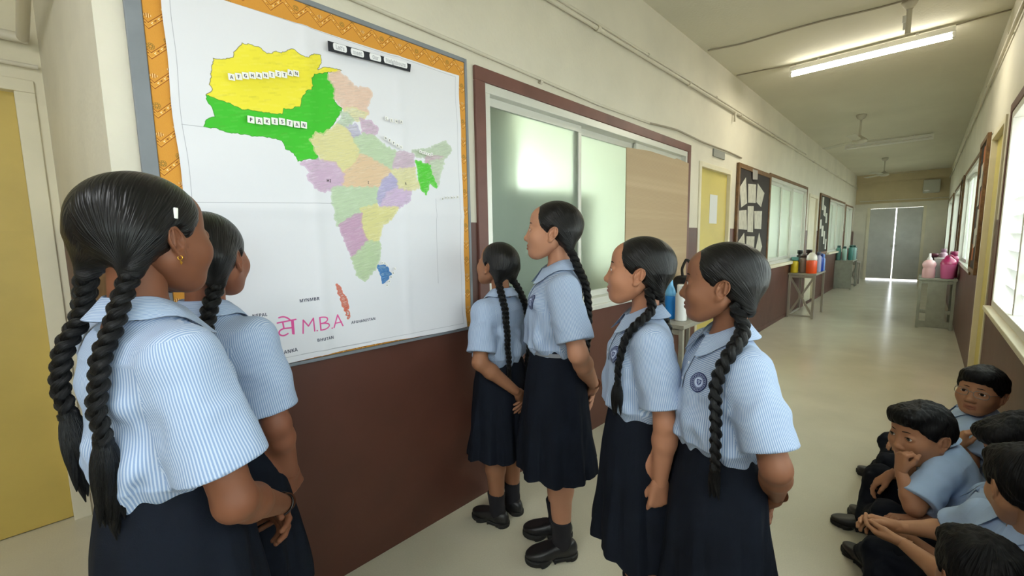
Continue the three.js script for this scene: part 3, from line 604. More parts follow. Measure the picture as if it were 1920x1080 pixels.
const badgeTex = canvasTex(256, 256, (x, w) => {
  x.fillStyle = '#1e2a5c'; x.fillRect(0, 0, w, w); x.strokeStyle = '#aebbd8'; x.lineWidth = 5; x.beginPath(); x.arc(128, 128, 112, 0, 7); x.stroke(); x.beginPath(); x.arc(128, 128, 74, 0, 7); x.stroke();
  x.fillStyle = '#b9c6e2'; for (let i = 0; i < 22; i++) { const a = i * 0.285 - 1.3; x.save(); x.translate(128 + 93 * Math.cos(a), 128 + 93 * Math.sin(a)); x.rotate(a + 1.57); x.fillRect(-6, -10, 3, 20); x.fillRect(3, -10, 3, 20); if (i % 2) x.fillRect(-6, -10, 12, 3); else x.fillRect(-6, 0, 12, 3); x.restore(); }
  x.fillStyle = '#b9c6e2'; x.beginPath(); x.arc(128, 128, 66, 0, 7); x.fill(); x.fillStyle = '#27366e'; x.beginPath(); x.moveTo(90, 92); x.lineTo(166, 92); x.lineTo(162, 140); x.lineTo(128, 172); x.lineTo(94, 140); x.fill(); x.fillStyle = '#b9c6e2'; x.fillRect(104, 106, 48, 8); x.fillRect(104, 124, 48, 8); x.fillRect(124, 100, 8, 56); });
const badgeMat = std({ map: badgeTex, roughness: 0.8 });

// torso of a shirt: sections (y, half width, half depth, z of the middle), all at a stature of 1.42
const GIRL_T = [[0.785, 0.100, 0.078, -0.004], [0.835, 0.122, 0.098, 0], [0.862, 0.141, 0.116, 0.004], [0.91, 0.140, 0.114, 0.004], [0.98, 0.136, 0.108, 0.004], [1.04, 0.138, 0.102, 0], [1.085, 0.132, 0.090, -0.008], [1.118, 0.100, 0.070, -0.014], [1.135, 0.070, 0.058, -0.014], [1.150, 0.056, 0.050, -0.012]];
function sectionField(T) {
  const col = (k) => T.map((r) => [r[0], r[k]]); const A = col(1), Bq = col(2), Zc = col(3), y0 = T[0][0], y1 = T[T.length - 1][0];
  return (x, y, z) => {
    const yy = clamp(y, y0, y1), a = interp(A, yy), b = interp(Bq, yy), X = Math.abs(x) / a, Z = Math.abs(z - interp(Zc, yy)) / b;
    const r = Math.pow(Math.pow(X, 2.35) + Math.pow(Z, 2.35), 1 / 2.35), d = (r - 1) * Math.min(a, b) * 0.92; return Math.max(d, y0 - y, y - y1);
  };
}
const sideOf = (s) => (s > 0 ? 'left' : 'right');
function shirtField(T, arms, opt) {
  const torso = sectionField(T), sl = [];
  for (const s of ['left', 'right']) {
    const A = arms[s], len = Math.hypot(...subV(A.elbow, A.shoulder)), u = unit(subV(A.elbow, A.shoulder)), L = Math.min(opt.sleeve ?? 0.185, len * 0.86), end = addV(A.shoulder, u, L);
    const inner = addV(A.shoulder, [-Math.sign(A.shoulder[0]) * 0.085, 0.022, 0]);
    sl.push({ A: A.shoulder, end, u, inner, far: addV(A.shoulder, u, L + 0.08), ra: opt.ra ?? 0.056, rb: opt.rb ?? 0.070, L });
  }
  const ph = opt.seed ?? 0;
  const f = (x, y, z) => {
    let d = torso(x, y, z);
    const th = Math.atan2(x, z);
    // gathers over the waistband, slack folds higher up
    const low = sstep(0.99, 0.87, y) * sstep(0.80, 0.84, y);
    d += low * 0.0042 * Math.sin(th * 11 + 2.4 * n3(x * 7 + ph, y * 5, z * 7)) + 0.0085 * n3(x * 6.5 + ph, y * 8 + ph, z * 6.5) * sstep(1.12, 1.02, y) + 0.0040 * n3(x * 17, y * 13 + ph, z * 17) * sstep(1.1, 0.98, y);
    for (const q of sl) {
      const sh = cone(x, y, z, q.inner, q.A, 0.036, 0.047); d = smin(d, sh, 0.05);
      const px = x - q.A[0], py = y - q.A[1], pz = z - q.A[2], t = px * q.u[0] + py * q.u[1] + pz * q.u[2];
      let e = cone(x, y, z, q.A, q.far, q.ra, q.rb + 0.006); e += 0.0045 * Math.sin(t * 46 + 3 * n3(x * 8 + ph, y * 8, z * 8)) * sstep(0.02, 0.08, t) * sstep(q.L, q.L * 0.55, t) * 0.6 + 0.005 * n3(x * 9, y * 7 + ph, z * 9);
      e = smax(e, t - q.L, 0.005);
      e = Math.max(e, -Math.max(cone(x, y, z, addV(q.A, q.u, q.L * 0.72), addV(q.far, q.u, 0.05), q.rb - 0.027, q.rb - 0.0095), q.L * 0.72 - t));
      d = smin(d, e, 0.026);
    }
    return d;
  };
  const cls = (x, y, z) => {
    for (let i = 0; i < 2; i++) { const q = sl[i], t = (x - q.A[0]) * q.u[0] + (y - q.A[1]) * q.u[1] + (z - q.A[2]) * q.u[2]; if (cone(x, y, z, q.A, q.far, q.ra, q.rb) < 0.012 && Math.abs(x) > Math.abs(q.A[0]) - 0.012 + 0.25 * Math.max(0, t) * 0 && t > -0.03) return i + 1; }
    return z > 0.0 && y > (opt.yoke ?? 9) && Math.abs(x) < 0.125 ? 3 : 0;
  };
  const uv = (x, y, z, c, u0) => {
    if (c === 3) return [y, x];
    if (c) { const q = sl[c - 1], e1 = unit(crossV(q.u, [0, 0, 1])), e2 = crossV(q.u, e1), p = subV([x, y, z], q.A); return [wrapU(Math.atan2(p[0] * e2[0] + p[1] * e2[1] + p[2] * e2[2], p[0] * e1[0] + p[1] * e1[1] + p[2] * e1[2]), 0.0627, u0), p[0] * q.u[0] + p[1] * q.u[1] + p[2] * q.u[2]]; }
    return y > 1.085 ? [x, z] : [wrapU(Math.atan2(x, z), 0.12, u0), y];
  };
  return { f, cls, uv, sl };
}
function pushOut(f, p, h) { for (let i = 0; i < 6; i++) { const d = f(...p); if (d >= h - 1e-4) break; p = addV(p, gradOf(f, p), (h - d) * 0.9); } return p; }
function ontoFront(f, x, y, h) { let z = 0.3; for (let i = 0; i < 60; i++) { const d = f(x, y, z); if (d < 0.0006) break; z -= d * 0.6; } return [x, y, z + h]; }
function collarGeo(f, spread = 1) {
  const rows = [[], [], [], [], []], N = 40;
  for (let j = 0; j <= N; j++) {
    const a = (j / N - 0.5) * 2, al = a * 2.86, fr = sstep(0.45, 1, Math.abs(a)), ring = (r, y) => [Math.sin(al) * r, y, -Math.cos(al) * r * 0.95 - 0.012 + 0.012 * fr];
    const yf = lerp(1.186, 1.152, fr), tipOut = lerp(0.036, 0.043, sstep(0.6, 0.95, Math.abs(a))) * spread, fold = ring(0.055, yf);
    const dir = [Math.sin(al), 0, -Math.cos(al)], tip = addV(addV(fold, dir, tipOut * 0.8), [Math.sign(a) * 0.012 * sstep(0.8, 1, Math.abs(a)), -tipOut * 0.95 - 0.012 * fr, 0.006 * fr]);
    rows[0].push(ring(0.0505, yf - 0.030)); rows[1].push(ring(0.0515, yf - 0.008)); rows[2].push(addV(fold, [0, 0.002, 0])); rows[3].push(pushOut(f, mixV(fold, tip, 0.5), 0.007)); rows[4].push(pushOut(f, tip, 0.005));
  }
  return sheet(rows, 0.0026, (v, u) => [v * 0.15, u * 0.35]);
}
function patchGeo(f, cx, cy, w, h, lift, nu = 8, nv = 8, round = false) {
  const rows = []; for (let i = 0; i <= nv; i++) { const r = []; for (let j = 0; j <= nu; j++) { let u = 2 * j / nu - 1, v = 2 * i / nv - 1; if (round) { const a = u * Math.sqrt(1 - v * v / 2), b = v * Math.sqrt(1 - u * u / 2); u = a; v = b; } r.push(ontoFront(f, cx + u * w / 2, cy + v * h / 2, lift)); } rows.push(r); }
  return sheet(rows, 0.0015, (v, u, p) => [0.5 + (p[0] - cx) / w, 0.5 + (p[1] - cy) / h]);
}
// skirt: sections with pleats that open towards the hem
function skirtGeo({ y0 = 0.85, y1 = 0.37, pleats = 10, flare = 1, seed: ph = 0, front = 1, a0 = 0.120, b0 = 0.096, lean = 0 }) {
  const A = [[0, a0], [0.09, a0 + 0.012], [0.28, 0.150], [1, 0.190 * flare]], Bq = [[0, b0], [0.09, b0 + 0.010], [0.28, 0.122], [1, 0.160 * flare]], rows = [], N = pleats * 16, R = 30;
  for (let i = 0; i <= R; i++) {
    const t = i / R, y = lerp(y0, y1, t), r = [];
    for (let j = 0; j < N; j++) {
      const th = (j / N) * Math.PI * 2, k = ((j / 16) + 0.5) % 1, saw = k < 0.72 ? k / 0.72 : 1 - (k - 0.72) / 0.28, am = 0.0015 + 0.0150 * sstep(0.22, 0.95, t);
      const dr = am * (saw - 0.5) * 1.3 + 0.016 * t * n3(Math.cos(th) * 1.3 + ph, Math.sin(th) * 1.3, t * 0.9) + 0.004 * n3(Math.cos(th) * 5, Math.sin(th) * 5 + ph, t * 3) * t;
      r.push([Math.sin(th) * (interp(A, t) + dr), y + 0.010 * t * t * n2(Math.cos(th) * 1.1 + ph, Math.sin(th) * 1.1), Math.cos(th) * (interp(Bq, t) + dr) + lean * t]);
    }
    rows.push(r);
  }
  return sheet(rows, 0.0035, (v, u) => [u * 1.1, v * 0.5], true);
}
function bandGeo(y0, y1, a, b, t = 0.003) { const rows = [y0, (y0 + y1) / 2, y1].map((y) => Array.from({ length: 60 }, (_, j) => { const th = j / 60 * Math.PI * 2; return [Math.sin(th) * a, y, Math.cos(th) * b]; })); return sheet(rows.reverse(), t, (v, u) => [u, v * 0.05], true); }
// school shoe: heel at z = -0.06, toe to +z, sole on y = 0; the ankle comes down at the origin
let shoeParts = null;
function shoeGeos() {
  if (shoeParts) return shoeParts;
  const up = (x, y, z) => {
    let d = ell(x, y, z, 0, 0.030, 0.085, 0.041, 0.036, 0.066); d = smin(d, ell(x, y, z, 0, 0.036, -0.012, 0.033, 0.046, 0.050), 0.03); d = smin(d, cone(x, y, z, [0, 0.045, 0.0], [0, 0.042, 0.06], 0.032, 0.030), 0.02);
    d = smax(d, 0.012 - y, 0.004); d = smax(d, y - 0.072 + Math.max(0, z - 0.01) * 0.25, 0.008); return Math.max(d, -cone(x, y, z, [0, 0.07, -0.006], [0, 0.14, -0.012], 0.026, 0.03));
  };
  const sole = (x, y, z) => { const w = 0.036 + 0.007 * sstep(0, 0.09, z) - 0.003 * sstep(-0.02, -0.06, z); let d = Math.max(Math.abs(x) - w, Math.abs(z - 0.045) - 0.108); const c = z > 0.045 ? [0.100, 0.053] : [-0.024, 0.039]; if (z > c[0] && z > 0.045) d = Math.hypot(x * 1.18, z - c[0]) - c[1]; else if (z < c[0]) d = Math.hypot(x, z - c[0]) - c[1]; d = smax(d, Math.abs(y - 0.010) - 0.010, 0.004); return smax(d, -Math.max(Math.abs(z - 0.015) - 0.02, y - 0.005), 0.003); };
  const strap = (z0) => { const rows = []; for (let i = 0; i <= 3; i++) { const r = []; for (let j = 0; j <= 16; j++) { const a = (j / 16 - 0.5) * 2.7, d = [Math.sin(a), Math.cos(a)]; let p = [d[0] * 0.09, 0.022 + d[1] * 0.09, z0 + (i / 3 - 0.5) * 0.022]; for (let s = 0; s < 40; s++) { const e = up(...p); if (e < 0.0008) break; p = [p[0] - d[0] * e * 0.7, p[1] - d[1] * e * 0.7, p[2]]; } r.push([p[0] + d[0] * 0.001, p[1] + d[1] * 0.001, p[2]]); } rows.push(r); } return sheet(rows, 0.003); };
  shoeParts = { upper: netMesh(up, [-0.05, 0.005, -0.075], [0.05, 0.09, 0.16], 0.0045), sole: netMesh(sole, [-0.052, -0.006, -0.075], [0.052, 0.03, 0.165], 0.0045), straps: [strap(0.028), strap(0.058)] };
  return shoeParts;
}
function addShoe(parent, m4, straps = 2) {
  const s = shoeGeos(), P = (g) => g.clone().applyMatrix4(m4), u = part('shoe', P(s.upper), shoeMat, parent); part('sole', P(s.sole), soleMat, u); s.straps.slice(0, straps).forEach((g) => part('strap', P(g), shoeMat, u)); return u;
}
// skin pieces of one body, joined into one geometry
function bodyMesh(root, geos, hex) {
  const list = geos.map((g) => { const h = g.index ? g.toNonIndexed() : g; if (!h.attributes.color) h.setAttribute('color', new THREE.Float32BufferAttribute(new Float32Array(h.attributes.position.count * 3).fill(1), 3)); return h; });
  return part('body', mergeGeometries(list), skin(hex), root);
}
function headParts(root, M4, spec) {
  const P = (g) => g.applyMatrix4(M4);
  const hg = hairGeo(spec.hair); if (spec.hairScale) { hg.translate(0, -0.02, 0.02); hg.scale(1.02, spec.hairScale, spec.hairScale); hg.translate(0, 0.02, -0.02); }
  const h = part('hair', P(hg), spec.hair.startsWith('girl') ? hairMat : hairShort, root);
  for (const s of [1, -1]) { part('eye', P(eyeGeo(s).applyMatrix4(new THREE.Matrix4())), eyeMat, root); part('eyebrow', P(browGeo(s)), browMat, root); part('eyelash', P(lashGeo(s)), lashMat, root); }
  return h;
}
// ---------------------------------------------------------------- schoolboys sitting on the floor along the window wall, facing the map wall
const BOY_T = [[0.77, 0.112, 0.088, 0], [0.82, 0.122, 0.100, 0.004], [0.88, 0.128, 0.106, 0.006], [0.96, 0.130, 0.100, 0.004], [1.04, 0.136, 0.096, 0], [1.085, 0.130, 0.086, -0.008], [1.118, 0.100, 0.070, -0.014], [1.135, 0.070, 0.058, -0.014], [1.150, 0.058, 0.052, -0.012]];
function boy(label, o) {
  const rad = THREE.MathUtils.degToRad, root = thing('person', label, 'person', [o.hip[0], 0, o.hip[1]], -Math.PI / 2), toLocal = (p) => [p[2] - o.hip[1], p[1], o.hip[0] - p[0]];
  const K = o.k ?? 0.98, T4 = new THREE.Matrix4().makeTranslation(0, o.base ?? 0.15, 0).multiply(new THREE.Matrix4().makeRotationFromEuler(new THREE.Euler(rad(o.lean ?? 12), rad(o.twist ?? 0), rad(o.tilt ?? 0), 'YXZ'))).multiply(new THREE.Matrix4().makeScale(K, K * 1.06, K)).multiply(new THREE.Matrix4().makeTranslation(0, -0.80, 0)), T4i = T4.clone().invert();
  const ap = (m, p) => V(...p).applyMatrix4(m).toArray();
  const head = toLocal(o.head), M4 = new THREE.Matrix4().makeRotationFromEuler(new THREE.Euler(rad(-(o.look[1] ?? 0)), rad(o.look[0] + 90), rad(o.look[2] ?? 0), 'YXZ')); M4.scale(V(1, 1, 1).multiplyScalar(o.hs ?? 0.98)); M4.setPosition(...head);
  const nb = ap(M4, [0, -0.045, -0.028]), bones = [], geos = [], arms = {};
  bones.push([ap(T4, [0, 1.09, -0.02]), nb, 0.042, 0.041, 0.02], [ap(T4, [0, 0.80, 0]), ap(T4, [0, 1.08, -0.01]), 0.06, 0.06, 0.05], [ap(T4, [-0.09, 1.07, -0.012]), ap(T4, [0.09, 1.07, -0.012]), 0.033, 0.033, 0.03]);
  for (const s of ['left', 'right']) {
    const A = o.arms[s], sh = [s === 'left' ? 0.128 : -0.128, 1.085, A.sz ?? 0], S = ap(T4, sh), E = toLocal(A.elbow), W = toLocal(A.wrist), f = mixV(E, W, 0.28);
    arms[s] = { shoulder: sh, elbow: ap(T4i, E) };
    bones.push([S, E, 0.038, 0.030, 0.02], [E, f, 0.031, 0.031, 0.014], [f, W, 0.031, 0.0185, 0.014]);
    const dw = A.dir ? [A.dir[2], A.dir[1], -A.dir[0]] : subV(W, E), pw = A.palm ? [A.palm[2], A.palm[1], -A.palm[0]] : [0, -1, 0];
    geos.push(handGeo({ ...(A.hand ?? {}), left: s === 'left', cell: 0.0026 }).applyMatrix4(frame(W, dw, pw).multiply(new THREE.Matrix4().makeScale(0.9, 0.9, 0.9))));
  }
  const L = o.legs ?? { left: { knee: [0.15, 0.20, 0.27], ankle: [-0.04, 0.065, 0.33] }, right: { knee: [-0.15, 0.20, 0.28], ankle: [0.05, 0.07, 0.27] } };
  const tb = [[[-0.06, 0.105, 0], [0.06, 0.105, 0], 0.095, 0.095, 0.04], [[0, 0.11, 0], ap(T4, [0, 0.84, 0]), 0.10, 0.105, 0.05]];
  for (const s of ['left', 'right']) { const { knee, ankle } = L[s], h = [s === 'left' ? 0.075 : -0.075, 0.10, 0.02]; tb.push([h, knee, 0.082, 0.062, 0.03], [knee, ankle, 0.060, 0.045, 0.012]); bones.push([h, knee, 0.05, 0.04, 0.02], [knee, ankle, 0.035, 0.028, 0.02]); }
  let bb = boundsOf(bones, 0.02); geos.push(netMesh(chain(bones), bb[0], bb[1], 0.0085), headGeo(o.face ?? 'boy').applyMatrix4(M4));
  bodyMesh(root, geos, o.skin);
  headParts(root, M4, { hair: 'boy' + (o.hair ?? '') });
  const tc = chain(tb), tf = (x, y, z) => smax(tc(x, y, z) + 0.006 * n3(x * 9, y * 9, z * 9 + (o.seed ?? 0)) + 0.003 * n3(x * 24, y * 24, z * 24), 0.012 - y, 0.01);
  bb = boundsOf(tb, 0.02); part('trousers', netMesh(tf, bb[0], bb[1], 0.0078, { uv: (x, y, z) => [x + z * 0.5, y + z] }), trouserMat, root);
  const sf = shirtField(BOY_T, arms, { sleeve: o.sleeve ?? 0.18, seed: o.seed, ra: 0.052, rb: 0.066 }), B2 = boundsOf(sf.sl.map((q) => [q.A, q.end, 0.09, 0.09]), 0.01);
  const sh = part('shirt', netMesh(sf.f, [Math.min(-0.17, B2[0][0]), Math.min(0.755, B2[0][1]), Math.min(-0.15, B2[0][2])], [Math.max(0.17, B2[1][0]), Math.max(1.2, B2[1][1]), Math.max(0.15, B2[1][2])], 0.0062, { cls: sf.cls, uv: sf.uv }).applyMatrix4(T4), boyShirtMat, root);
  part('collar', collarGeo(sf.f).applyMatrix4(T4), boyShirtMat, sh);
  part('placket', patchGeo(sf.f, 0, 1.0, 0.026, 0.26, 0.001, 4, 14).applyMatrix4(T4), boyShirtMat, sh);
  if (o.badge) part('badge', patchGeo(sf.f, 0.068, 1.03, 0.05, 0.055, 0.0012, 10, 10, true).applyMatrix4(T4), badgeMat, sh, 'round navy school badge');
  for (const s of ['left', 'right']) {
    const { knee, ankle } = L[s], d = L[s].toe ?? [s === 'left' ? -0.75 : 0.75, 0, 0.65], m = frame([ankle[0], Math.max(0.0, ankle[1] - 0.065), ankle[2]], [0, 1, 0], d); m.multiply(new THREE.Matrix4().makeScale(0.85, 0.85, 0.85)); addShoe(root, m, 2);
  }
  if (o.glasses) {
    const g = []; for (const s of [1, -1]) { const P = []; for (let i = 0; i <= 24; i++) { const a = i / 24 * 6.2832, c = Math.cos(a), q = Math.sin(a); P.push([s * 0.0335 + 0.0245 * Math.sign(c) * Math.pow(Math.abs(c), 0.7), -0.001 + 0.0165 * Math.sign(q) * Math.pow(Math.abs(q), 0.7), 0.1005 - Math.abs(s * 0.0335 + 0.0245 * c) * 0.12]); } g.push(taperTube(P, P.map(() => 0.0013), 6)); g.push(tube([[s * 0.058, 0.004, 0.0925], [s * 0.072, 0.006, 0.04], [s * 0.077, 0.004, 0.0], [s * 0.076, -0.014, -0.018]], 0.0013, 20, 6)); }
    g.push(tube([[-0.0095, 0.003, 0.0995], [0, 0.006, 0.104], [0.0095, 0.003, 0.0995]], 0.0013, 8, 6));
    const em = part('glasses', merge(g).applyMatrix4(M4), std({ color: 0x8b8a86, metalness: 0.8, roughness: 0.3 }), root);
    for (const s of [1, -1]) { const c = new THREE.CircleGeometry(0.022, 20); c.scale(1.1, 0.72, 1); c.rotateY(s * 0.12); c.translate(s * 0.0335, -0.001, 0.0965); part('lens', c.applyMatrix4(M4), M.clear, em); }
  }
  return root;
}
const lap = (h) => ({ left: { elbow: [h[0] - 0.07, 0.235, h[1] + 0.19], wrist: [h[0] - 0.22, 0.25, h[1] + 0.06], palm: [0, -1, -0.3] }, right: { elbow: [h[0] - 0.07, 0.235, h[1] - 0.19], wrist: [h[0] - 0.22, 0.26, h[1] - 0.06], palm: [0, -1, 0.3] } });
boy('seated boy who leans his chin on his fist, other hand drooping over his knee', {
  hip: [0.235, -2.42], lean: 26, twist: 0, seed: 31, head: [0.037, 0.528, -2.365], hs: 1.10, look: [-42, -4, 4], skin: 0xb07c5c,
  arms: { left: { elbow: [0.035, 0.305, -2.15], wrist: [-0.012, 0.410, -2.215], dir: [-0.02, 1, -0.22], palm: [0.75, 0.1, -0.6], hand: { curl: [1.25, 1.35, 0.8], thumb: [0.5, 0.6] } }, right: { elbow: [0.05, 0.33, -2.46], wrist: [-0.045, 0.318, -2.36], dir: [-0.65, -0.75, 0.1], palm: [0.6, -0.7, 0], hand: { curl: [0.35, 0.5, 0.4], spread: 0.12 } } },
  legs: { left: { knee: [0.16, 0.165, 0.27], ankle: [-0.03, 0.065, 0.34], toe: [-0.8, 0, 0.5] }, right: { knee: [-0.03, 0.245, 0.31], ankle: [0.02, 0.066, 0.345], toe: [0.15, 0, 1] } } });
boy('seated boy wearing glasses at the far end of the row', { hip: [0.225, -2.90], lean: 3, seed: 35, head: [0.228, 0.622, -2.86], look: [-22, 4, -3], skin: 0xb3805f, glasses: true, face: 'open', hair: '_bowl',
  arms: { left: { elbow: [0.20, 0.34, -2.66], wrist: [0.165, 0.42, -2.62], dir: [0.2, 1, -0.2], palm: [0.9, 0, -0.2], hand: { curl: [0.8, 0.9, 0.5] } }, right: lap([0.225, -2.90]).right } });
boy('seated boy looking down, at the window wall between the chin-leaning boy and the badge wearer', { hip: [0.25, -2.08], base: 0.13, k: 0.92, lean: 4, seed: 37, head: [0.275, 0.640, -2.11], look: [-62, -24, 6], skin: 0x9b6b4f, arms: lap([0.25, -2.08]) });
boy('seated boy with clasped hands held out over his shoes, navy badge on his shirt', {
  hip: [0.243, -1.78], base: 0.19, k: 0.94, lean: -2, twist: 30, seed: 41, head: [0.245, 0.655, -1.745], look: [-158, -18, 0], skin: 0xb5835f, badge: true,
  arms: { right: { elbow: [0.130, 0.375, -1.930], wrist: [-0.005, 0.362, -1.860], dir: [-1, -0.12, 0.12], palm: [0, -0.3, 1], hand: { curl: [0.45, 0.6, 0.4], thumb: [0.3, 0.3] } }, left: { elbow: [0.128, 0.352, -1.665], wrist: [0.010, 0.350, -1.790], dir: [-1, -0.15, -0.30], palm: [0, 0.75, -0.6], hand: { curl: [0.5, 0.6, 0.5], thumb: [0.3, 0.3] } } } });
boy('nearest seated boy, only his black hair and navy trousers showing at the bottom edge', { hip: [0.20, -1.42], lean: 6, seed: 43, head: [0.152, 0.525, -1.43], look: [-158, -14, 0], skin: 0x94654a, arms: lap([0.20, -1.42]) });
// ---------------------------------------------------------------- schoolgirls (drawn at a stature of 1.42 m and scaled)
const GS = { left: [0.128, 1.088, -0.012], right: [-0.128, 1.088, -0.012] };
function girl(label, o) {
  const k = o.h / 1.42, root = thing('person', label, 'person', [o.at[0], 0, o.at[1]], THREE.MathUtils.degToRad(o.turn), undefined); root.scale.setScalar(k);
  const arms = {}; for (const s of ['left', 'right']) arms[s] = { shoulder: GS[s], ...o.arms[s] };
  const rad = THREE.MathUtils.degToRad, hc = o.headAt ?? [0, 1.296, 0.012];
  const M4 = new THREE.Matrix4().makeRotationFromEuler(new THREE.Euler(rad(-(o.look[1] ?? 0)), rad(o.look[0] ?? 0), rad(o.look[2] ?? 0), 'YXZ')); M4.scale(V(1, 1, 1).multiplyScalar(o.headScale ?? 1)); M4.setPosition(...hc);
  // skin
  const nb = V(0, -0.045, -0.028).applyMatrix4(M4), neckTop = [nb.x, nb.y, nb.z];
  const bones = [[[0, 1.09, -0.02], neckTop, 0.044, 0.042, 0.02], [[0, 0.80, 0], [0, 1.08, -0.01], 0.07, 0.07, 0.05], [[-0.09, 1.075, -0.012], [0.09, 1.075, -0.012], 0.035, 0.035, 0.03]];
  const legs = o.legs ?? { left: [[0.068, 0.70, 0], [0.066, 0.395, 0.012], [0.062, 0.075, -0.012]], right: [[-0.068, 0.70, 0], [-0.066, 0.395, 0.012], [-0.062, 0.075, -0.012]] };
  const geos = [], armBones = [];
  for (const s of ['left', 'right']) {
    const A = arms[s], f = mixV(A.elbow, A.wrist, 0.28); bones.push([A.shoulder, A.elbow, 0.042, 0.033, 0.02], [A.elbow, f, 0.034, 0.0345, 0.015], [f, A.wrist, 0.034, 0.0205, 0.015]);
    const [hip, kn, an] = legs[s], cf = addV(mixV(kn, an, 0.32), [0, 0, -0.012]); bones.push([[hip[0] * 0.6, 0.8, 0], hip, 0.08, 0.075, 0.04], [hip, kn, 0.072, 0.049, 0.02], [kn, cf, 0.046, 0.049, 0.02], [cf, an, 0.047, 0.032, 0.02]);
    geos.push(handGeo({ ...(o.hand ?? {}), ...(A.hand ?? {}), left: s === 'left' }).applyMatrix4(frame(A.wrist, A.dir ?? subV(A.wrist, A.elbow), A.palm ?? [0, 0, -1])));
  }
  const bb = boundsOf(bones, 0.02); geos.push(netMesh(chain(bones), bb[0], bb[1], 0.0085), headGeo(o.face ?? 'plain').applyMatrix4(M4));
  bodyMesh(root, geos, o.skin);
  const hair = headParts(root, M4, { hair: 'girl', hairScale: o.hairScale });
  if (o.earring) { const e = new THREE.TorusGeometry(0.0038, 0.0009, 8, 18); e.rotateY(0.5); e.translate(-0.0775, -0.040, -0.006); const d = new THREE.OctahedronGeometry(0.0038, 0); d.scale(1, 1.3, 0.6); d.translate(-0.0785, -0.0485, -0.006); part('earring', merge([e, d]).applyMatrix4(M4), std({ color: 0xd9a441, metalness: 1, roughness: 0.25 }), root, 'small gold star earring'); }
  if (o.clip) { const c = new RoundedBoxGeometry(0.004, 0.020, 0.0075, 2, 0.0018); c.rotateX(0.1); c.translate(-0.0805, 0.040, -0.008); part('hair_clip', c.applyMatrix4(M4), std({ color: 0xf1efe8, roughness: 0.3 }), hair, 'white hair clip'); }
  if (o.bangle) { const w = arms.right.wrist, u = unit(subV(w, arms.right.elbow)), e = new THREE.TorusGeometry(0.0245, 0.0022, 8, 30); e.applyMatrix4(new THREE.Matrix4().makeRotationFromQuaternion(new THREE.Quaternion().setFromUnitVectors(V(0, 0, 1), V(...u)))); e.translate(...addV(w, u, -0.012)); part('bangle', e, std({ color: 0x1c1210, roughness: 0.3 }), root, 'thin dark bangle'); }
  // shirt, collar, placket, badge
  const sf = shirtField(o.torso ?? GIRL_T, arms, { sleeve: o.sleeve ?? 0.19, seed: o.seed, yoke: 1.005, ra: 0.053, rb: o.rb ?? 0.066 }), B2 = boundsOf(sf.sl.map((q) => [q.A, q.end, 0.09, 0.09]), 0.01);
  for (const b of o.braids) {
    const p = b.pts.map((q, i) => (i === 0 ? V(...q).applyMatrix4(M4).toArray() : q)), r0 = b.r0 ?? 0.021, d = curvePts(p, 26).map((q) => (q[1] > 1.19 ? q : pushOut(sf.f, q, r0 * 0.8 + 0.004)));
    for (let k = 0; k < 3; k++) for (let i = 1; i < d.length - 1; i++) d[i] = mixV(d[i], mixV(d[i - 1], d[i + 1], 0.5), 0.5);
    part('braid', braidGeo(d, r0, b.r1 ?? 0.013, b.n ?? 11, b.tuft ?? 0.08, b.tuftR ?? 1.2), hairMat, hair);
  }
  const lo = [Math.min(-0.17, B2[0][0]), Math.min(0.77, B2[0][1]), Math.min(-0.15, B2[0][2])], hi = [Math.max(0.17, B2[1][0]), Math.max(1.2, B2[1][1]), Math.max(0.15, B2[1][2])];
  const sh = part('shirt', netMesh(sf.f, lo, hi, 0.0058, { cls: sf.cls, uv: sf.uv }), shirtMat, root);
  part('collar', collarGeo(sf.f), shirtMat, sh);
  part('placket', patchGeo(sf.f, 0, 1.068, 0.024, 0.135, 0.001, 4, 14), shirtMat, sh);
  for (const y of [1.115, 1.07, 1.025]) { const p = ontoFront(sf.f, 0, y, 0.003), g = new THREE.CylinderGeometry(0.0045, 0.0045, 0.002, 12); g.rotateX(Math.PI / 2 - 0.15); g.translate(p[0], p[1], p[2]); part('button', g, buttonMat, sh); }
  part('badge', patchGeo(sf.f, 0.068, 1.035, 0.05, 0.053, 0.0012, 10, 10, true), badgeMat, sh, 'round navy school badge');
  // skirt, belt, socks, shoes
  const sk = part('skirt', skirtGeo({ seed: o.seed, ...(o.skirt ?? {}) }), navy, root); part('waistband', bandGeo(0.826, 0.858, 0.124, 0.100), navy, sk);
  if (o.belt) part('belt', bandGeo(0.836, 0.850, 0.129, 0.105), std({ color: 0x7d7f86, roughness: 0.5 }), sk, 'grey belt');
  for (const s of ['left', 'right']) {
    const [, kn, an] = legs[s], top = mixV(an, kn, o.sock ?? 0.28), g = chain([[addV(an, [0, -0.02, 0]), an, 0.037, 0.037, 0.01], [an, top, 0.0365, o.sockR ?? 0.043, 0.01]]);
    const sfk = (x, y, z) => smax(g(x, y, z), y - top[1], 0.004); part('sock', netMesh(sfk, [an[0] - 0.06, 0.03, Math.min(an[2], top[2]) - 0.06], [an[0] + 0.06, top[1] + 0.03, Math.max(an[2], top[2]) + 0.06], 0.006), sockMat, root);
    const m = new THREE.Matrix4().makeRotationY(rad((o.toe ?? 8) * (s === 'left' ? 1 : -1))); m.setPosition(an[0], 0, an[2] - 0.002); addShoe(root, m, o.straps ?? 2);
  }
  return root;
}
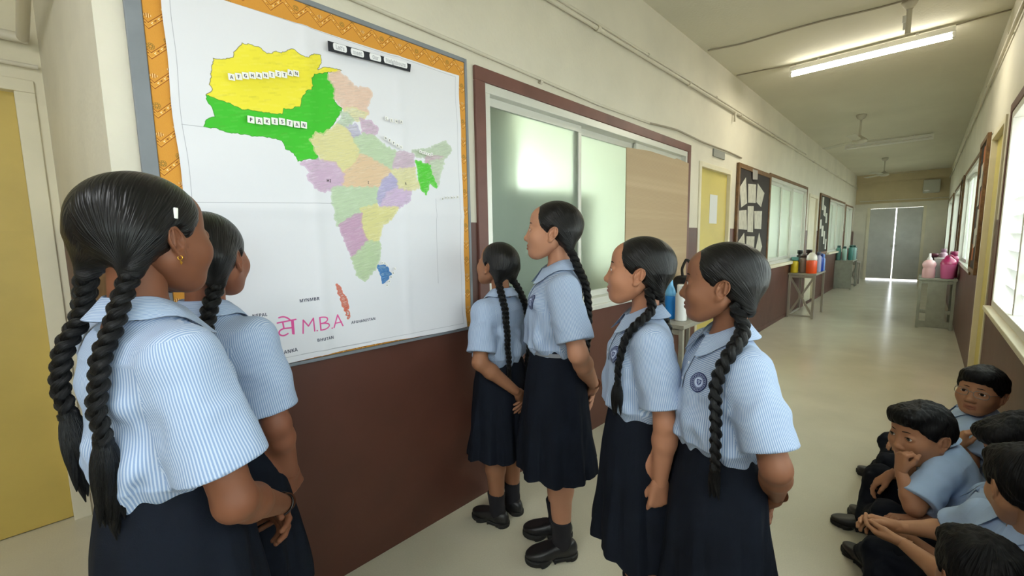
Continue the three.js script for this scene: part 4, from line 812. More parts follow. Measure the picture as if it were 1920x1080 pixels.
const behind = { left: { elbow: [0.205, 0.870, -0.050], wrist: [0.045, 0.70, -0.142], dir: [-0.75, -0.62, 0.10], palm: [0, 0, 1], hand: { curl: [0.2, 0.25, 0.2], thumb: [0.25, 0.2] } }, right: { elbow: [-0.205, 0.870, -0.050], wrist: [-0.05, 0.690, -0.150], dir: [0.75, -0.62, 0.08], palm: [0, 0, 1], hand: { curl: [0.2, 0.25, 0.2], thumb: [0.25, 0.2] } } };

// a plait over the shoulder to the chest: s is the side, from behind the ear round the neck's side and down in front
const frontBraid = (s, len, out = 0.085, z = 0.125, extra = {}) => ({ pts: [[s * 0.068, -0.046, -0.036], [s * 0.083, 1.185, -0.020], [s * (out + 0.004), 1.145, 0.030], [s * out, 1.09, z - 0.025], [s * out, 1.02, z], [s * (out + (extra.dx ?? 0)), 1.18 - len, z + 0.008]], ...extra });
const backBraid = (s, len, extra = {}) => ({ pts: [[s * 0.056, -0.058, -0.072], [s * 0.072, 1.16, -0.075], [s * 0.076, 1.16 - len * 0.5, -0.100], [s * 0.070, 1.16 - len, -0.108]], ...extra });
girl('shortest of the four girls on the right, closest to the map, head tipped back', {
  at: [-1.405, -1.355], h: 1.355, turn: -84, look: [0, 16], arms: behind, skin: 0x9a6a4e, seed: 1, braids: [backBraid(1, 0.36, { r0: 0.017, r1: 0.011, n: 14 }), backBraid(-1, 0.36, { r0: 0.017, r1: 0.011, n: 14 })], straps: 0 });
girl('tallest girl, in profile before the frosted window, wearing a grey belt', {
  at: [-1.085, -1.37], h: 1.515, turn: -44, look: [-10, 6], arms: behind, skin: 0xb98468, seed: 5, belt: true, braids: [backBraid(1, 0.37, { r0: 0.018, r1: 0.011, n: 13 }), backBraid(-1, 0.37, { r0: 0.018, r1: 0.011, n: 13 })], face: 'slim' });
girl('girl in front of the blue bottle, thin plait slanting over her chest', {
  at: [-0.635, -1.235], h: 1.365, turn: -52, look: [-12, 6], arms: { left: { elbow: [0.178, 0.855, -0.045], wrist: [0.165, 0.665, -0.035], palm: [-1, 0, 0.2] }, right: behind.right }, skin: 0xb07a5e, seed: 9, braids: [frontBraid(1, 0.225, 0.122, 0.080, { r0: 0.016, r1: 0.011, n: 9, tuft: 0.09, tuftR: 2.0 }), backBraid(-1, 0.40)] });
girl('girl nearest to the seated boys, thick plait down the front of her shirt', {
  at: [-0.372, -1.185], h: 1.345, turn: -50, look: [-24, 2], arms: behind, skin: 0x875a42, seed: 13, braids: [frontBraid(1, 0.345, 0.138, 0.060, { dx: 0.01, r0: 0.019, r1: 0.013, n: 11, tuft: 0.08, tuftR: 1.4 }), backBraid(-1, 0.40)], face: 'round' });
const hang = { left: { elbow: [0.168, 0.86, 0.0], wrist: [0.135, 0.685, 0.075], palm: [-1, 0, 0] }, right: { elbow: [-0.168, 0.86, 0.0], wrist: [-0.135, 0.685, 0.075], palm: [1, 0, 0] } };
const clasped = { left: { elbow: [0.185, 0.825, 0.02], wrist: [0.03, 0.665, 0.185], dir: [-0.8, -0.45, 0.15], palm: [0, 0.1, -1] }, right: { elbow: [-0.195, 0.82, 0.02], wrist: [-0.05, 0.67, 0.190], dir: [0.75, -0.5, 0.1], palm: [0, 0.1, -1] } };
const big = girl('large girl at the left edge, white hair clip and gold earring, hands clasped in front', {
  at: [-1.10, -0.095], h: 1.50, turn: 195, look: [13, 0], arms: clasped, skin: 0x7a4c35, seed: 17, face: 'round', earring: true, clip: true, bangle: true, headScale: 1.0, sleeve: 0.21, rb: 0.074,
  braids: [backBraid(1, 0.18, { r0: 0.018, r1: 0.014, n: 8, tuft: 0.15, tuftR: 1.9 }), backBraid(-1, 0.20, { r0: 0.016, r1: 0.013, n: 9, tuft: 0.16, tuftR: 2.0 })] });
girl('girl half hidden behind the large girl at the left, single plait at her nape', {
  at: [-1.345, -0.236], h: 1.446, turn: 213, look: [14, 4], arms: hang, skin: 0x87553f, seed: 21, braids: [backBraid(-1, 0.26, { r0: 0.018, r1: 0.012, n: 10 })] });
// ---------------------------------------------------------------- display board with the hand-drawn map
const MAP = [
  ['#f0e23a', '145,251 179,245 211,228 220,202 250,165 270,161 313,163 339,178 358,172 373,157 388,161 408,154 432,133 455,131 473,146 493,151 512,147 522,132 550,119 567,119 568,146 548,190 592,164 630,161 660,161 647,175 599,187 533,213 517,235 520,270 511,288 489,296 483,313 474,321 464,342 459,372 438,376 424,390 388,395 382,418 337,423 280,424 230,427 195,416 149,409 110,398 133,374 125,355 134,295'],
  ['#3fbf2a', '110,398 149,409 195,416 230,427 280,424 337,423 382,418 388,395 424,390 438,376 459,372 464,342 474,321 483,313 489,296 511,288 520,270 517,235 533,213 596,189 598,207 625,243 617,315 654,342 605,420 557,479 523,473 490,514 505,545 526,598 479,596 432,613 414,577 384,564 373,531 320,524 263,529 217,527 169,530 136,519 95,518 105,493 131,476 134,466 128,441 115,425'],
  ['#e2c3b0', '594,203 654,169 694,204 737,229 789,212 814,233 797,273 778,309 788,339 745,368 708,328 664,342 624,300 622,246'],
  ['#dcd6a6', '664,339 709,323 779,341 745,379 702,383'],
  ['#b9cbb0', '642,354 685,359 702,383 669,430 627,420 651,380'],
  ['#b9b4cd', '666,429 715,405 740,458 702,482 673,461'],
  ['#cbaec6', '745,375 791,375 834,400 813,445 750,444'],
  ['#dcd49c', '493,506 521,478 556,477 627,420 674,438 689,472 727,492 737,544 700,603 639,651 599,612 548,598 520,571'],
  ['#bccfae', '703,480 752,444 817,444 858,479 948,505 926,554 904,604 852,587 783,562 735,541 724,498'],
  ['#c9b2c4', '946,503 1043,499 1046,577 981,596 915,591'],
  ['#e0c2a0', '634,652 698,599 735,544 787,557 852,582 904,601 850,665 811,702 725,713 628,710 616,672'],
  ['#cdb0cb', '444,620 518,599 600,600 639,655 624,715 576,725 539,737 509,734 464,671 494,658'],
  ['#bdd0b0', '576,722 630,711 725,711 818,701 828,743 806,791 733,811 720,836 636,884 597,895 582,799'],
  ['#b0a9cf', '847,666 900,622 941,641 952,691 869,731 830,801 818,755'],
  ['#cbb3d3', '869,729 949,689 1019,696 1002,758 930,797 864,817 831,801'],
  ['#d9d3a2', '901,605 1046,578 1050,652 1107,655 1030,697 949,691 938,641'],
  ['#b9c7b0', '1041,482 1127,470 1188,437 1267,401 1308,446 1263,492 1185,501 1068,510'],
  ['#c3a9b4', '1125,506 1250,491 1225,546 1124,545'],
  ['#c0cdb4', '1154,529 1250,503 1196,660 1149,640'],
  ['#52c935', '1059,538 1145,552 1151,588 1190,671 1137,638 1116,713 1085,693 1071,596'],
  ['#d9d394', '725,809 810,788 836,801 933,797 874,868 831,892 815,946 801,988 744,976 716,913'],
  ['#c59fbb', '607,898 636,876 720,834 721,913 748,980 708,1026 664,1057 635,978'],
  ['#b7cba3', '706,1023 744,977 817,983 802,1072 779,1117 721,1175 687,1152 662,1058'],
  ['#1f63ad', '798,1106 842,1109 865,1151 824,1195 812,1144'],
  ['#c9543c', '577,1181 587,1206 603,1240 617,1277 621,1307 607,1313 594,1263 578,1216'],
  ['#c9543c', '614,1323 628,1330 624,1343 613,1339'],
  ['#c9543c', '621,1348 629,1355 623,1362'],
];
// the chart: 1300 pixels to the metre, drawn at 0.9 of that
const CS = 1300, CK = 0.9, PZ0 = -0.235, PZ1 = -1.298, PY0 = 0.936, PY1 = 2.095, CY1 = 2.105;
const mapTex = canvasTex(Math.round((PZ0 - PZ1) * CS * CK), Math.round((CY1 - PY0) * CS * CK), (x, w, h) => {
  x.fillStyle = '#e4e4ea'; x.fillRect(0, 0, w, h); x.scale(CK, CK);
  const rough = (s, amp, ph) => { const p = s.split(' ').map((q) => q.split(',').map(Number)), out = []; for (let i = 0; i < p.length; i++) { const a = p[i], b = p[(i + 1) % p.length], L = Math.hypot(b[0] - a[0], b[1] - a[1]), n = Math.max(1, Math.round(L / 7)); for (let k = 0; k < n; k++) { const t = k / n, X = lerp(a[0], b[0], t), Y = lerp(a[1], b[1], t); out.push([X + amp * (n2(X * 0.05, Y * 0.05 + ph) + 0.5 * n2(X * 0.16, Y * 0.16)), Y + amp * (n2(X * 0.05 + 40, Y * 0.05 + ph) + 0.5 * n2(X * 0.16, Y * 0.16 + 9))]); } } return out; };
  const path = (p) => { x.beginPath(); p.forEach((q, i) => (i ? x.lineTo(q[0], q[1]) : x.moveTo(q[0], q[1]))); x.closePath(); };
  MAP.forEach(([c, s], i) => {
    const p = rough(s, i < 2 ? 3 : 6, 1); path(p); x.fillStyle = c; x.fill(); if (i < 2) { x.strokeStyle = i ? '#2b8a1f' : '#6d6a52'; x.lineWidth = 2; x.stroke(); } else { x.strokeStyle = c; x.lineWidth = 13; x.lineJoin = 'round'; x.globalAlpha = 0.75; x.stroke(); x.globalAlpha = 1; }
    x.save(); x.clip(); for (let k = 0; k < 260; k++) { const q = p[Math.floor(rnd() * p.length)], r = p[Math.floor(rnd() * p.length)], t = rnd(), X = lerp(q[0], r[0], t), Y = lerp(q[1], r[1], t); x.globalAlpha = i < 2 ? 0.05 : 0.10; x.strokeStyle = rnd() < 0.5 ? '#ffffff' : i < 2 ? '#7a8a20' : '#8d8a90'; x.lineWidth = i < 2 ? 7 : 2.5; x.beginPath(); x.moveTo(X - 14, Y + 4); x.lineTo(X + 14, Y - 4); x.stroke(); } x.restore(); x.globalAlpha = 1;
  });
  // pencil frame and ruled line
  x.strokeStyle = '#9c9ca6'; x.lineWidth = 1.4; x.strokeRect(26, 18, 1330, 1478); x.beginPath(); x.moveTo(26, 815); x.lineTo(580, 792); x.moveTo(24, 523); x.lineTo(102, 520); x.moveTo(1180, 735); x.lineTo(1180, 1230); x.moveTo(385, 1495); x.lineTo(735, 1500); x.stroke();
  const word = (t, X, Y, px, c, wgt = 'bold', rot = 0, sx = 1) => { x.save(); x.translate(X, Y); x.rotate(rot); x.scale(sx, 1); x.font = `${wgt} ${px}px sans-serif`; x.fillStyle = c; x.textAlign = 'center'; x.textBaseline = 'middle'; x.fillText(t, 0, 0); x.restore(); };
  word('MYNMBR', 439, 1243, 21, '#33364a', 'bold', -0.03, 0.95); word('NEPAL', 229, 1288, 19, '#33364a'); word('AFGHANISTAN', 702, 1382, 19, '#33364a', 'bold', -0.02, 1.0); word('BHUTAN', 503, 1442, 20, '#33364a', 'bold', -0.02); word('SRI LANKA', 316, 1471, 22, '#33364a', 'bold', -0.03);
  // pink writing: the dash, the Devanagari "se" drawn by strokes, and M. B. A.
  x.strokeStyle = '#e0559b'; x.lineCap = 'round'; x.lineWidth = 5; x.beginPath(); x.moveTo(205, 1340); x.lineTo(262, 1341); x.stroke();
  x.lineWidth = 6.5; x.beginPath(); x.moveTo(296, 1333); x.lineTo(374, 1328); x.moveTo(362, 1330); x.lineTo(362, 1394); x.moveTo(356, 1330); x.lineTo(357, 1392); x.moveTo(318, 1333); x.lineTo(321, 1362); x.lineTo(358, 1364); x.moveTo(321, 1362); x.quadraticCurveTo(296, 1366, 300, 1384); x.quadraticCurveTo(312, 1402, 336, 1388); x.moveTo(350, 1328); x.quadraticCurveTo(330, 1302, 304, 1310); x.stroke();
  const stroke = (pts) => { x.beginPath(); pts.forEach((p, i) => (i ? x.lineTo(...p) : x.moveTo(...p))); x.stroke(); };
  x.lineWidth = 6; stroke([[402, 1398], [406, 1336], [428, 1368], [452, 1334], [455, 1396]]); stroke([[480, 1334], [482, 1396]]); x.beginPath(); x.moveTo(480, 1334); x.bezierCurveTo(530, 1330, 526, 1362, 484, 1364); x.bezierCurveTo(540, 1362, 536, 1396, 482, 1396); x.stroke(); stroke([[548, 1394], [568, 1334], [592, 1392]]); stroke([[556, 1374], [586, 1372]]);
  x.fillStyle = '#e0559b'; for (const X of [466, 538]) { x.beginPath(); x.arc(X, 1396, 3.4, 0, 7); x.fill(); }
  word('HI', 565, 687, 20, '#3a3030'); word('I', 769, 678, 18, '#3a3030'); word('A', 985, 666, 18, '#3a3030');
});
const paperMat = std({ map: mapTex, roughness: 0.75 });
const chart = thing('map_chart', 'large white paper chart with a hand-coloured map, pinned over the orange board', 'chart', [XL + 0.028, 0, 0]);
{
  const rows = [], NU = 60, NV = 64;
  for (let i = 0; i <= NV; i++) { const r = [], v = i / NV; for (let j = 0; j <= NU; j++) { const u = j / NU, z = lerp(PZ0, PZ1, u) - 0.006 * n2(v * 3, 4) * (u > 0.9 || u < 0.1 ? 1 : 0), y = lerp(PY1 + 0.012 * (u - 0.5), PY0 - 0.004 * Math.sin(u * 9), v);
    const fold = 0.007 * Math.exp(-(((u - 0.36) / 0.015) ** 2)) + 0.006 * Math.exp(-(((u - 0.70) / 0.015) ** 2)) + 0.006 * Math.exp(-(((v - 0.54) / 0.012) ** 2));
    r.push([0.005 + 0.0045 * n2(u * 2.6, v * 2.2) + 0.006 * n2(u * 1.3 + 9, v * 4.5 + 2) * sstep(0.25, 0, u) + fold + 0.006 * sstep(0.93, 1, v), y, z]); } rows.push(r); }
  part('sheet', sheet(rows, 0.0008, (v, u, p) => [u, (p[1] - PY0 + (CY1 - PY1) * 0) / (CY1 - PY0)]), paperMat, chart);
  // letters on little squares of paper, glued on
  const LET = 'AFGHNISTPKCELBUMR', atlas = canvasTex(1088, 64, (x, w, h) => { x.fillStyle = '#f0efec'; x.fillRect(0, 0, w, h); x.font = 'bold 46px sans-serif'; x.fillStyle = '#2a2830'; x.textAlign = 'center'; x.textBaseline = 'middle'; [...LET].forEach((c, i) => x.fillText(c, 32 + 64 * i, 34)); });
  const tileMat = std({ map: atlas, roughness: 0.8 }), cache = new Map();
  const tileGeo = (ch) => { if (!cache.has(ch)) { const g = new THREE.BoxGeometry(0.0012, 1, 1), uv = g.attributes.uv, p = g.attributes.position, k = LET.indexOf(ch); for (let i = 0; i < uv.count; i++) uv.setXY(i, (k + clamp(0.5 - p.getZ(i), 0.02, 0.98)) / LET.length, clamp(p.getY(i) + 0.5, 0.02, 0.98)); cache.set(ch, g); } return cache.get(ch); };
  const row = (t, X0, Y0, X1, Y1, size, skip = '') => [...t].forEach((ch, i) => { if (ch === ' ') return; const q = i / (t.length - 1), m = part('letter_tile', tileGeo(ch), tileMat, chart); const X = lerp(X0, X1, q), Y = lerp(Y0, Y1, q) + (rnd() - 0.5) * 7; m.scale.set(1, size * 1.1, size); m.position.set(0.0205 + 0.001 * (i % 2), CY1 - Y / CS, PZ0 - X / CS); m.rotation.x = (rnd() - 0.5) * 0.25 - Math.atan2(Y1 - Y0, X1 - X0) * 0 ; });
  row('AFGHANISTAN', 195, 316, 445, 236, 0.0175); row('PAKISTAN', 252, 468, 462, 450, 0.0195); row('CINA', 876, 350, 962, 349, 0.013); row('NEPAL', 866, 446, 955, 482, 0.013); row('BHUTAN', 1076, 490, 1150, 494, 0.0105); row('MANMAR', 1216, 733, 1326, 718, 0.010); row('SRI', 812, 1088, 838, 1100, 0.009); row('LANKA', 884, 1126, 832, 1210, 0.010);
  // black title strip with four white labels
  const P = (X, Y, d) => [d, CY1 - Y / CS, PZ0 - X / CS], q = (pts, t) => { const s = new THREE.Shape(pts.map(([X, Y]) => new THREE.Vector2(-(PZ0 - X / CS), CY1 - Y / CS))); const g = new THREE.ExtrudeGeometry(s, { depth: t, bevelEnabled: false }); g.rotateY(Math.PI / 2); return g; };
  const st = part('title_strip', q([[594, 56], [1036, 40], [1030, 80], [815, 86], [594, 100]], 0.0015).translate(0.0205, 0, 0), std({ color: 0x26282f, roughness: 0.8 }), chart, 'black paper title strip');
  const words = ["Let's", 'meet', 'Our', 'Neighbours'], lab = canvasTex(1024, 64, (x, w, h) => { x.fillStyle = '#efeff2'; x.fillRect(0, 0, w, h); x.strokeStyle = '#5d6070'; x.lineWidth = 2; x.font = '600 50px sans-serif'; x.textAlign = 'center'; x.textBaseline = 'middle'; words.forEach((t, i) => { const c = [96, 288, 480, 800][i]; x.save(); x.translate(c, 34); x.scale(i === 3 ? 1.35 : 1.1, 1); x.strokeText(t, 0, 0); x.restore(); }); });
  const lm = std({ map: lab, roughness: 0.8 });
  [[617, 682, 75, 0, 192], [702, 768, 73, 192, 384], [798, 860, 68, 384, 576], [876, 1012, 61, 576, 1024]].forEach(([a, b, Y, u0, u1]) => {
    const w = (b - a) / CS, g = new RoundedBoxGeometry(w, 0.023, 0.0014, 2, 0.0006), s = new THREE.Shape(); const hw = w / 2, hh = 0.0118, r = 0.006; s.moveTo(-hw + r, -hh); s.lineTo(hw - r, -hh); s.quadraticCurveTo(hw, -hh, hw, 0); s.quadraticCurveTo(hw, hh, hw - r, hh); s.lineTo(-hw + r, hh); s.quadraticCurveTo(-hw, hh, -hw, 0); s.quadraticCurveTo(-hw, -hh, -hw + r, -hh);
    const e = new THREE.ExtrudeGeometry(s, { depth: 0.001, bevelEnabled: false }), p = e.attributes.position, uv = e.attributes.uv; for (let i = 0; i < uv.count; i++) uv.setXY(i, (u0 + (u1 - u0) * (p.getX(i) / w + 0.5)) / 1024, p.getY(i) / 0.024 + 0.5);
    e.rotateY(Math.PI / 2); e.rotateX(-0.045 * -1); const m = part('title_label', e, lm, st); m.position.set(...P((a + b) / 2, Y - 4, 0.0222)); });
}
// orange printed cloth: zigzag bands with chevrons, striped triangles, rosettes
const clothTex = canvasTex(512, 512, (x) => {
  x.fillStyle = '#d9983a'; x.fillRect(0, 0, 512, 512);
  for (let k = 0; k < 2600; k++) { x.globalAlpha = 0.06; x.fillStyle = rnd() < 0.5 ? '#f2bf62' : '#a35f1c'; x.fillRect(rnd() * 512, rnd() * 512, 3, 8); } x.globalAlpha = 1;
  const zig = (o, c, w) => { x.strokeStyle = c; x.lineWidth = w; for (const d of [-512, 0, 512]) { x.beginPath(); x.moveTo(-10 + 0, o + d - 10 * 0.5); for (let i = 0; i <= 4; i++) x.lineTo(i * 128, o + d + (i % 2 ? 128 : 0)); x.stroke(); } };
  for (const o of [0, 256]) { zig(o - 26, '#9a5718', 6); zig(o + 26, '#9a5718', 6); zig(o - 16, '#e9b24e', 4); zig(o + 16, '#e9b24e', 4);
    for (let i = 0; i < 4; i++) for (let k = 1; k < 5; k++) { const t = k / 5, X = i * 128 + t * 128, Y = o + (i % 2 ? 1 - t : t) * 128, s = i % 2 ? -1 : 1; x.strokeStyle = k % 2 ? '#7a3f16' : '#f6e3b8'; x.lineWidth = 5; x.beginPath(); x.moveTo(X - 9, Y - 10 * s - 3); x.lineTo(X + 4, Y); x.lineTo(X - 10, Y + 5); x.stroke(); } }
  for (const [X, Y, k] of [[128, 0, 0], [384, 20, 1], [0, 190, 1], [256, 190, 0], [512, 190, 1], [128, 272, 1], [384, 272, 0], [0, 450, 0], [256, 450, 1], [512, 450, 0]]) {
    if (k) { x.strokeStyle = '#7f6a2c'; x.lineWidth = 3; for (let i = 0; i < 9; i++) { const a = i * 0.698; x.beginPath(); x.arc(X + 20 * Math.cos(a), Y + 26 + 20 * Math.sin(a), 9, 0, 7); x.stroke(); } x.beginPath(); x.arc(X, Y + 26, 12, 0, 7); x.stroke(); }
    else { for (let i = -3; i < 4; i++) { x.strokeStyle = i % 2 ? '#f0dcae' : '#8a4f1c'; x.lineWidth = 4; x.beginPath(); x.moveTo(X + i * 8, Y + 4 + Math.abs(i) * 4); x.lineTo(X + i * 8, Y + 50 - Math.abs(i) * 6); x.stroke(); } }
  } });
clothTex.wrapS = clothTex.wrapT = THREE.RepeatWrapping; clothTex.repeat.set(1 / 0.16, 1 / 0.16);
const board = thing('display_board', 'grey-edged display board covered in orange printed cloth behind the map chart', 'board', [XL + 0.005, 0, 0]);
part('cloth_panel', box(0.002, 0.928, -1.338, 0.018, 2.172, -0.19, 0.003), std({ map: clothTex, roughness: 0.85, bumpMap: weave, bumpScale: 0.0005 }), board, 'orange printed cloth');
const greyEdge = std({ map: mottled(0x84898f, 0.05, 6, 2), roughness: 0.8 });
for (const b of [[0, 0.915, -1.352, 0.022, 2.19, -1.338], [0, 0.915, -0.19, 0.022, 2.19, -0.152], [0, 2.172, -1.338, 0.022, 2.19, -0.19], [0, 0.915, -1.338, 0.022, 0.928, -0.19]]) part('edge_strip', box(...b, 0.003), greyEdge, board);
// ---------------------------------------------------------------- pipes, cables, ceiling fittings
const pipeMat = std({ color: 0xcfc8b6, roughness: 0.5 }), cableMat = std({ color: 0x9d9482, roughness: 0.7 });
function conduit(label, pts, r, clips, group, mat = pipeMat) {
  const t = thing('conduit_pipe', label, 'conduit', pts[0], 0, group), L = pts.map((p) => subV(p, pts[0]));
  for (let i = 0; i + 1 < L.length; i++) part('pipe', rod(L[i], L[i + 1], r, 12), mat, t);
  for (const c of clips) { const g = new THREE.TorusGeometry(r * 1.25, r * 0.35, 6, 14); g.scale(1, 1, 4); part('clip', g, pipeMat, t).position.set(...subV(c, pts[0])); }
  return t;
}
const zs = (a, b, s) => { const o = []; for (let z = a; z > b; z -= s) o.push(z); return o; };
conduit('thicker lower conduit running high along the map wall', [[XL + 0.028, 2.66, -0.1], [XL + 0.028, 2.70, -5.2], [XL + 0.028, 2.72, -16.6]], 0.013, zs(-1.0, -16, 1.45).map((z) => [XL + 0.028, 2.66 + 0.04 * Math.min(1, -z / 5.2) + (z < -5.2 ? 0.02 * (-z - 5.2) / 11.4 : 0), z]), undefined);
conduit('thinner conduit just above the thick one on the map wall', [[XL + 0.020, 2.695, -0.1], [XL + 0.020, 2.735, -5.2], [XL + 0.020, 2.75, -9]], 0.009, zs(-1.7, -9, 1.45).map((z) => [XL + 0.020, 2.695 + 0.0077 * Math.min(5.2, -z), z]));
conduit('short drop pipe below the conduit joint over the yellow door', [[XL + 0.028, 2.70, -5.16], [XL + 0.028, 2.60, -5.16]], 0.012, []);
conduit('thin cable conduit dipping over the big window', [[XL + 0.012, 2.268, -0.09], [XL + 0.012, 2.252, -1.33], [XL + 0.012, 2.226, -2.5], [XL + 0.012, 2.236, -3.2]], 0.008, [[XL + 0.012, 2.226, -1.9]]);
{ const t = thing('wall_cable', 'sagging cable between the big window and the sign above the yellow door', 'cable', [XL + 0.012, 2.236, -3.2]); part('cable', tube([[0, 0, 0], [0.006, 0.03, -0.5], [0.004, 0.018, -1.1], [0.004, 0.026, -1.8], [0, 0.02, -2.3]], 0.008, 40, 8), cableMat, t); }
conduit('thick pipe above the yellow door in the alcove', [[XA + 0.03, 2.27, 3.0], [XA + 0.03, 2.27, 0.06]], 0.022, []);
conduit('pipe turning out of the alcove corner along the end wall', [[XA + 0.03, 2.27, 0.075], [-2.2, 2.285, 0.03], [XL - 0.02, 2.30, -0.055]], 0.020, []);
conduit('thin pipe just above the yellow door frame', [[XA + 0.016, 2.16, 3.0], [XA + 0.016, 2.16, 0.04]], 0.010, []);
conduit('conduit along the top of the window wall', [[XR - 0.020, 2.80, -1.0], [XR - 0.020, 2.82, -16.5]], 0.011, zs(-5, -16, 1.6).map((z) => [XR - 0.020, 2.815, z]));
conduit('conduit across the far wall above the grey doors', [[XL + 0.1, 2.33, ZF + 0.014], [XR, 2.315, ZF + 0.014]], 0.012, []);
{ const t = thing('ceiling_cable', 'wavy cable stuck across the ceiling in front of the lit tube', 'cable', [XL, HC - 0.008, -4.3]); part('cable', tube([[0.03, 0, 0], [0.3, 0, -0.08], [0.62, 0.0, -0.09], [0.9, 0.001, -0.12], [1.22, 0.002, -0.19], [1.4, 0.002, -0.2]], 0.007, 50, 6), cableMat, t); }
{ const t = thing('ceiling_cable', 'cable feeding the lit tube from the map wall side', 'cable', [XL, HC - 0.006, -5.2]); part('cable', tube([[0.02, 0, 0.02], [0.25, 0, -0.02], [0.55, -0.01, -0.08]], 0.006, 30, 6), cableMat, t); }
{ const t = thing('ceiling_cable', 'cable leaving the lit tube towards the window wall', 'cable', [0.06, HC - 0.006, -5.3]); part('cable', tube([[0.0, -0.01, 0], [0.15, 0, -0.01], [0.30, 0, 0.0]], 0.006, 30, 6), cableMat, t); }
{ const t = thing('fan_rod', 'bare ceiling rod with a small bracket hanging before the lit tube', 'rod', [-0.205, HC, -4.55]);
  part('rod', rod([0, 0, 0], [0, -0.235, 0], 0.017, 14), pipeMat, t); part('canopy', lathe([[0.02, -0.06], [0.042, -0.03], [0.05, -0.004], [0.0, 0]], 20), pipeMat, t); part('bracket', [box(-0.036, -0.15, -0.012, -0.012, -0.10, 0.012, 0.003), box(-0.03, -0.2, -0.008, -0.014, -0.15, 0.008, 0.002)], M.white, t); }
function ceilingFan(label, x, z, ang, drop = 0.34) {
  const t = thing('ceiling_fan', label, 'ceiling fan', [x, HC, z]), fm = std({ color: 0xb9b5a3, roughness: 0.5 });
  part('canopy', lathe([[0.014, -0.075], [0.05, -0.05], [0.062, -0.01], [0.055, 0], [0, 0]], 22), fm, t); part('rod', rod([0, -0.05, 0], [0, -drop, 0], 0.013, 12), fm, t);
  part('motor', lathe([[0, -drop - 0.075], [0.05, -drop - 0.072], [0.088, -drop - 0.05], [0.095, -drop - 0.03], [0.08, -drop - 0.008], [0.03, -drop + 0.03], [0.018, -drop + 0.045], [0, -drop + 0.045]], 26), fm, t);
  for (let k = 0; k < 3; k++) { const s = new THREE.Shape(); s.moveTo(0.08, -0.022); s.lineTo(0.16, -0.05); s.lineTo(0.56, -0.062); s.quadraticCurveTo(0.59, 0, 0.56, 0.045); s.lineTo(0.16, 0.04); s.lineTo(0.08, 0.02); const g = new THREE.ExtrudeGeometry(s, { depth: 0.004, bevelEnabled: false }); g.rotateX(-Math.PI / 2 + 0.16); g.rotateY(ang + k * 2.094); const b = part('blade', g, fm, t); b.position.y = -drop - 0.03; }
}
ceilingFan('nearer ceiling fan, beyond the lit tube', -0.80, -8.2, 0.45);
ceilingFan('farther ceiling fan, near the end of the corridor', -0.80, -13.2, 0.2);
{ const t = thing('wall_lamp', 'grey box lamp high on the far wall at the right', 'lamp', [-0.02, 2.62, ZF]); part('housing', box(-0.14, -0.16, 0, 0.20, 0.20, 0.14, 0.02), std({ color: 0xb9b9ae, roughness: 0.4 }), t); part('lens', new THREE.SphereGeometry(0.045, 16, 10).scale(1.4, 0.6, 0.7).translate(-0.06, -0.10, 0.135), std({ color: 0xffffff, roughness: 0.2 }), t); }
{ const t = thing('door_sign', 'small grey plate above the yellow classroom door', 'sign', [XL, 2.2, -4.77]); part('plate', box(0.001, -0.035, -0.165, 0.014, 0.04, 0.165, 0.003), std({ color: 0x8d8d86, roughness: 0.6 }), t); }
{ const t = thing('paper_notice', 'white paper sheet taped on the yellow classroom door', 'notice', [XL - 0.0245, 1.64, -4.75]); part('sheet', box(0, -0.15, -0.115, 0.0015, 0.15, 0.105), std({ color: 0xd9dde0, roughness: 0.8 }), t); }

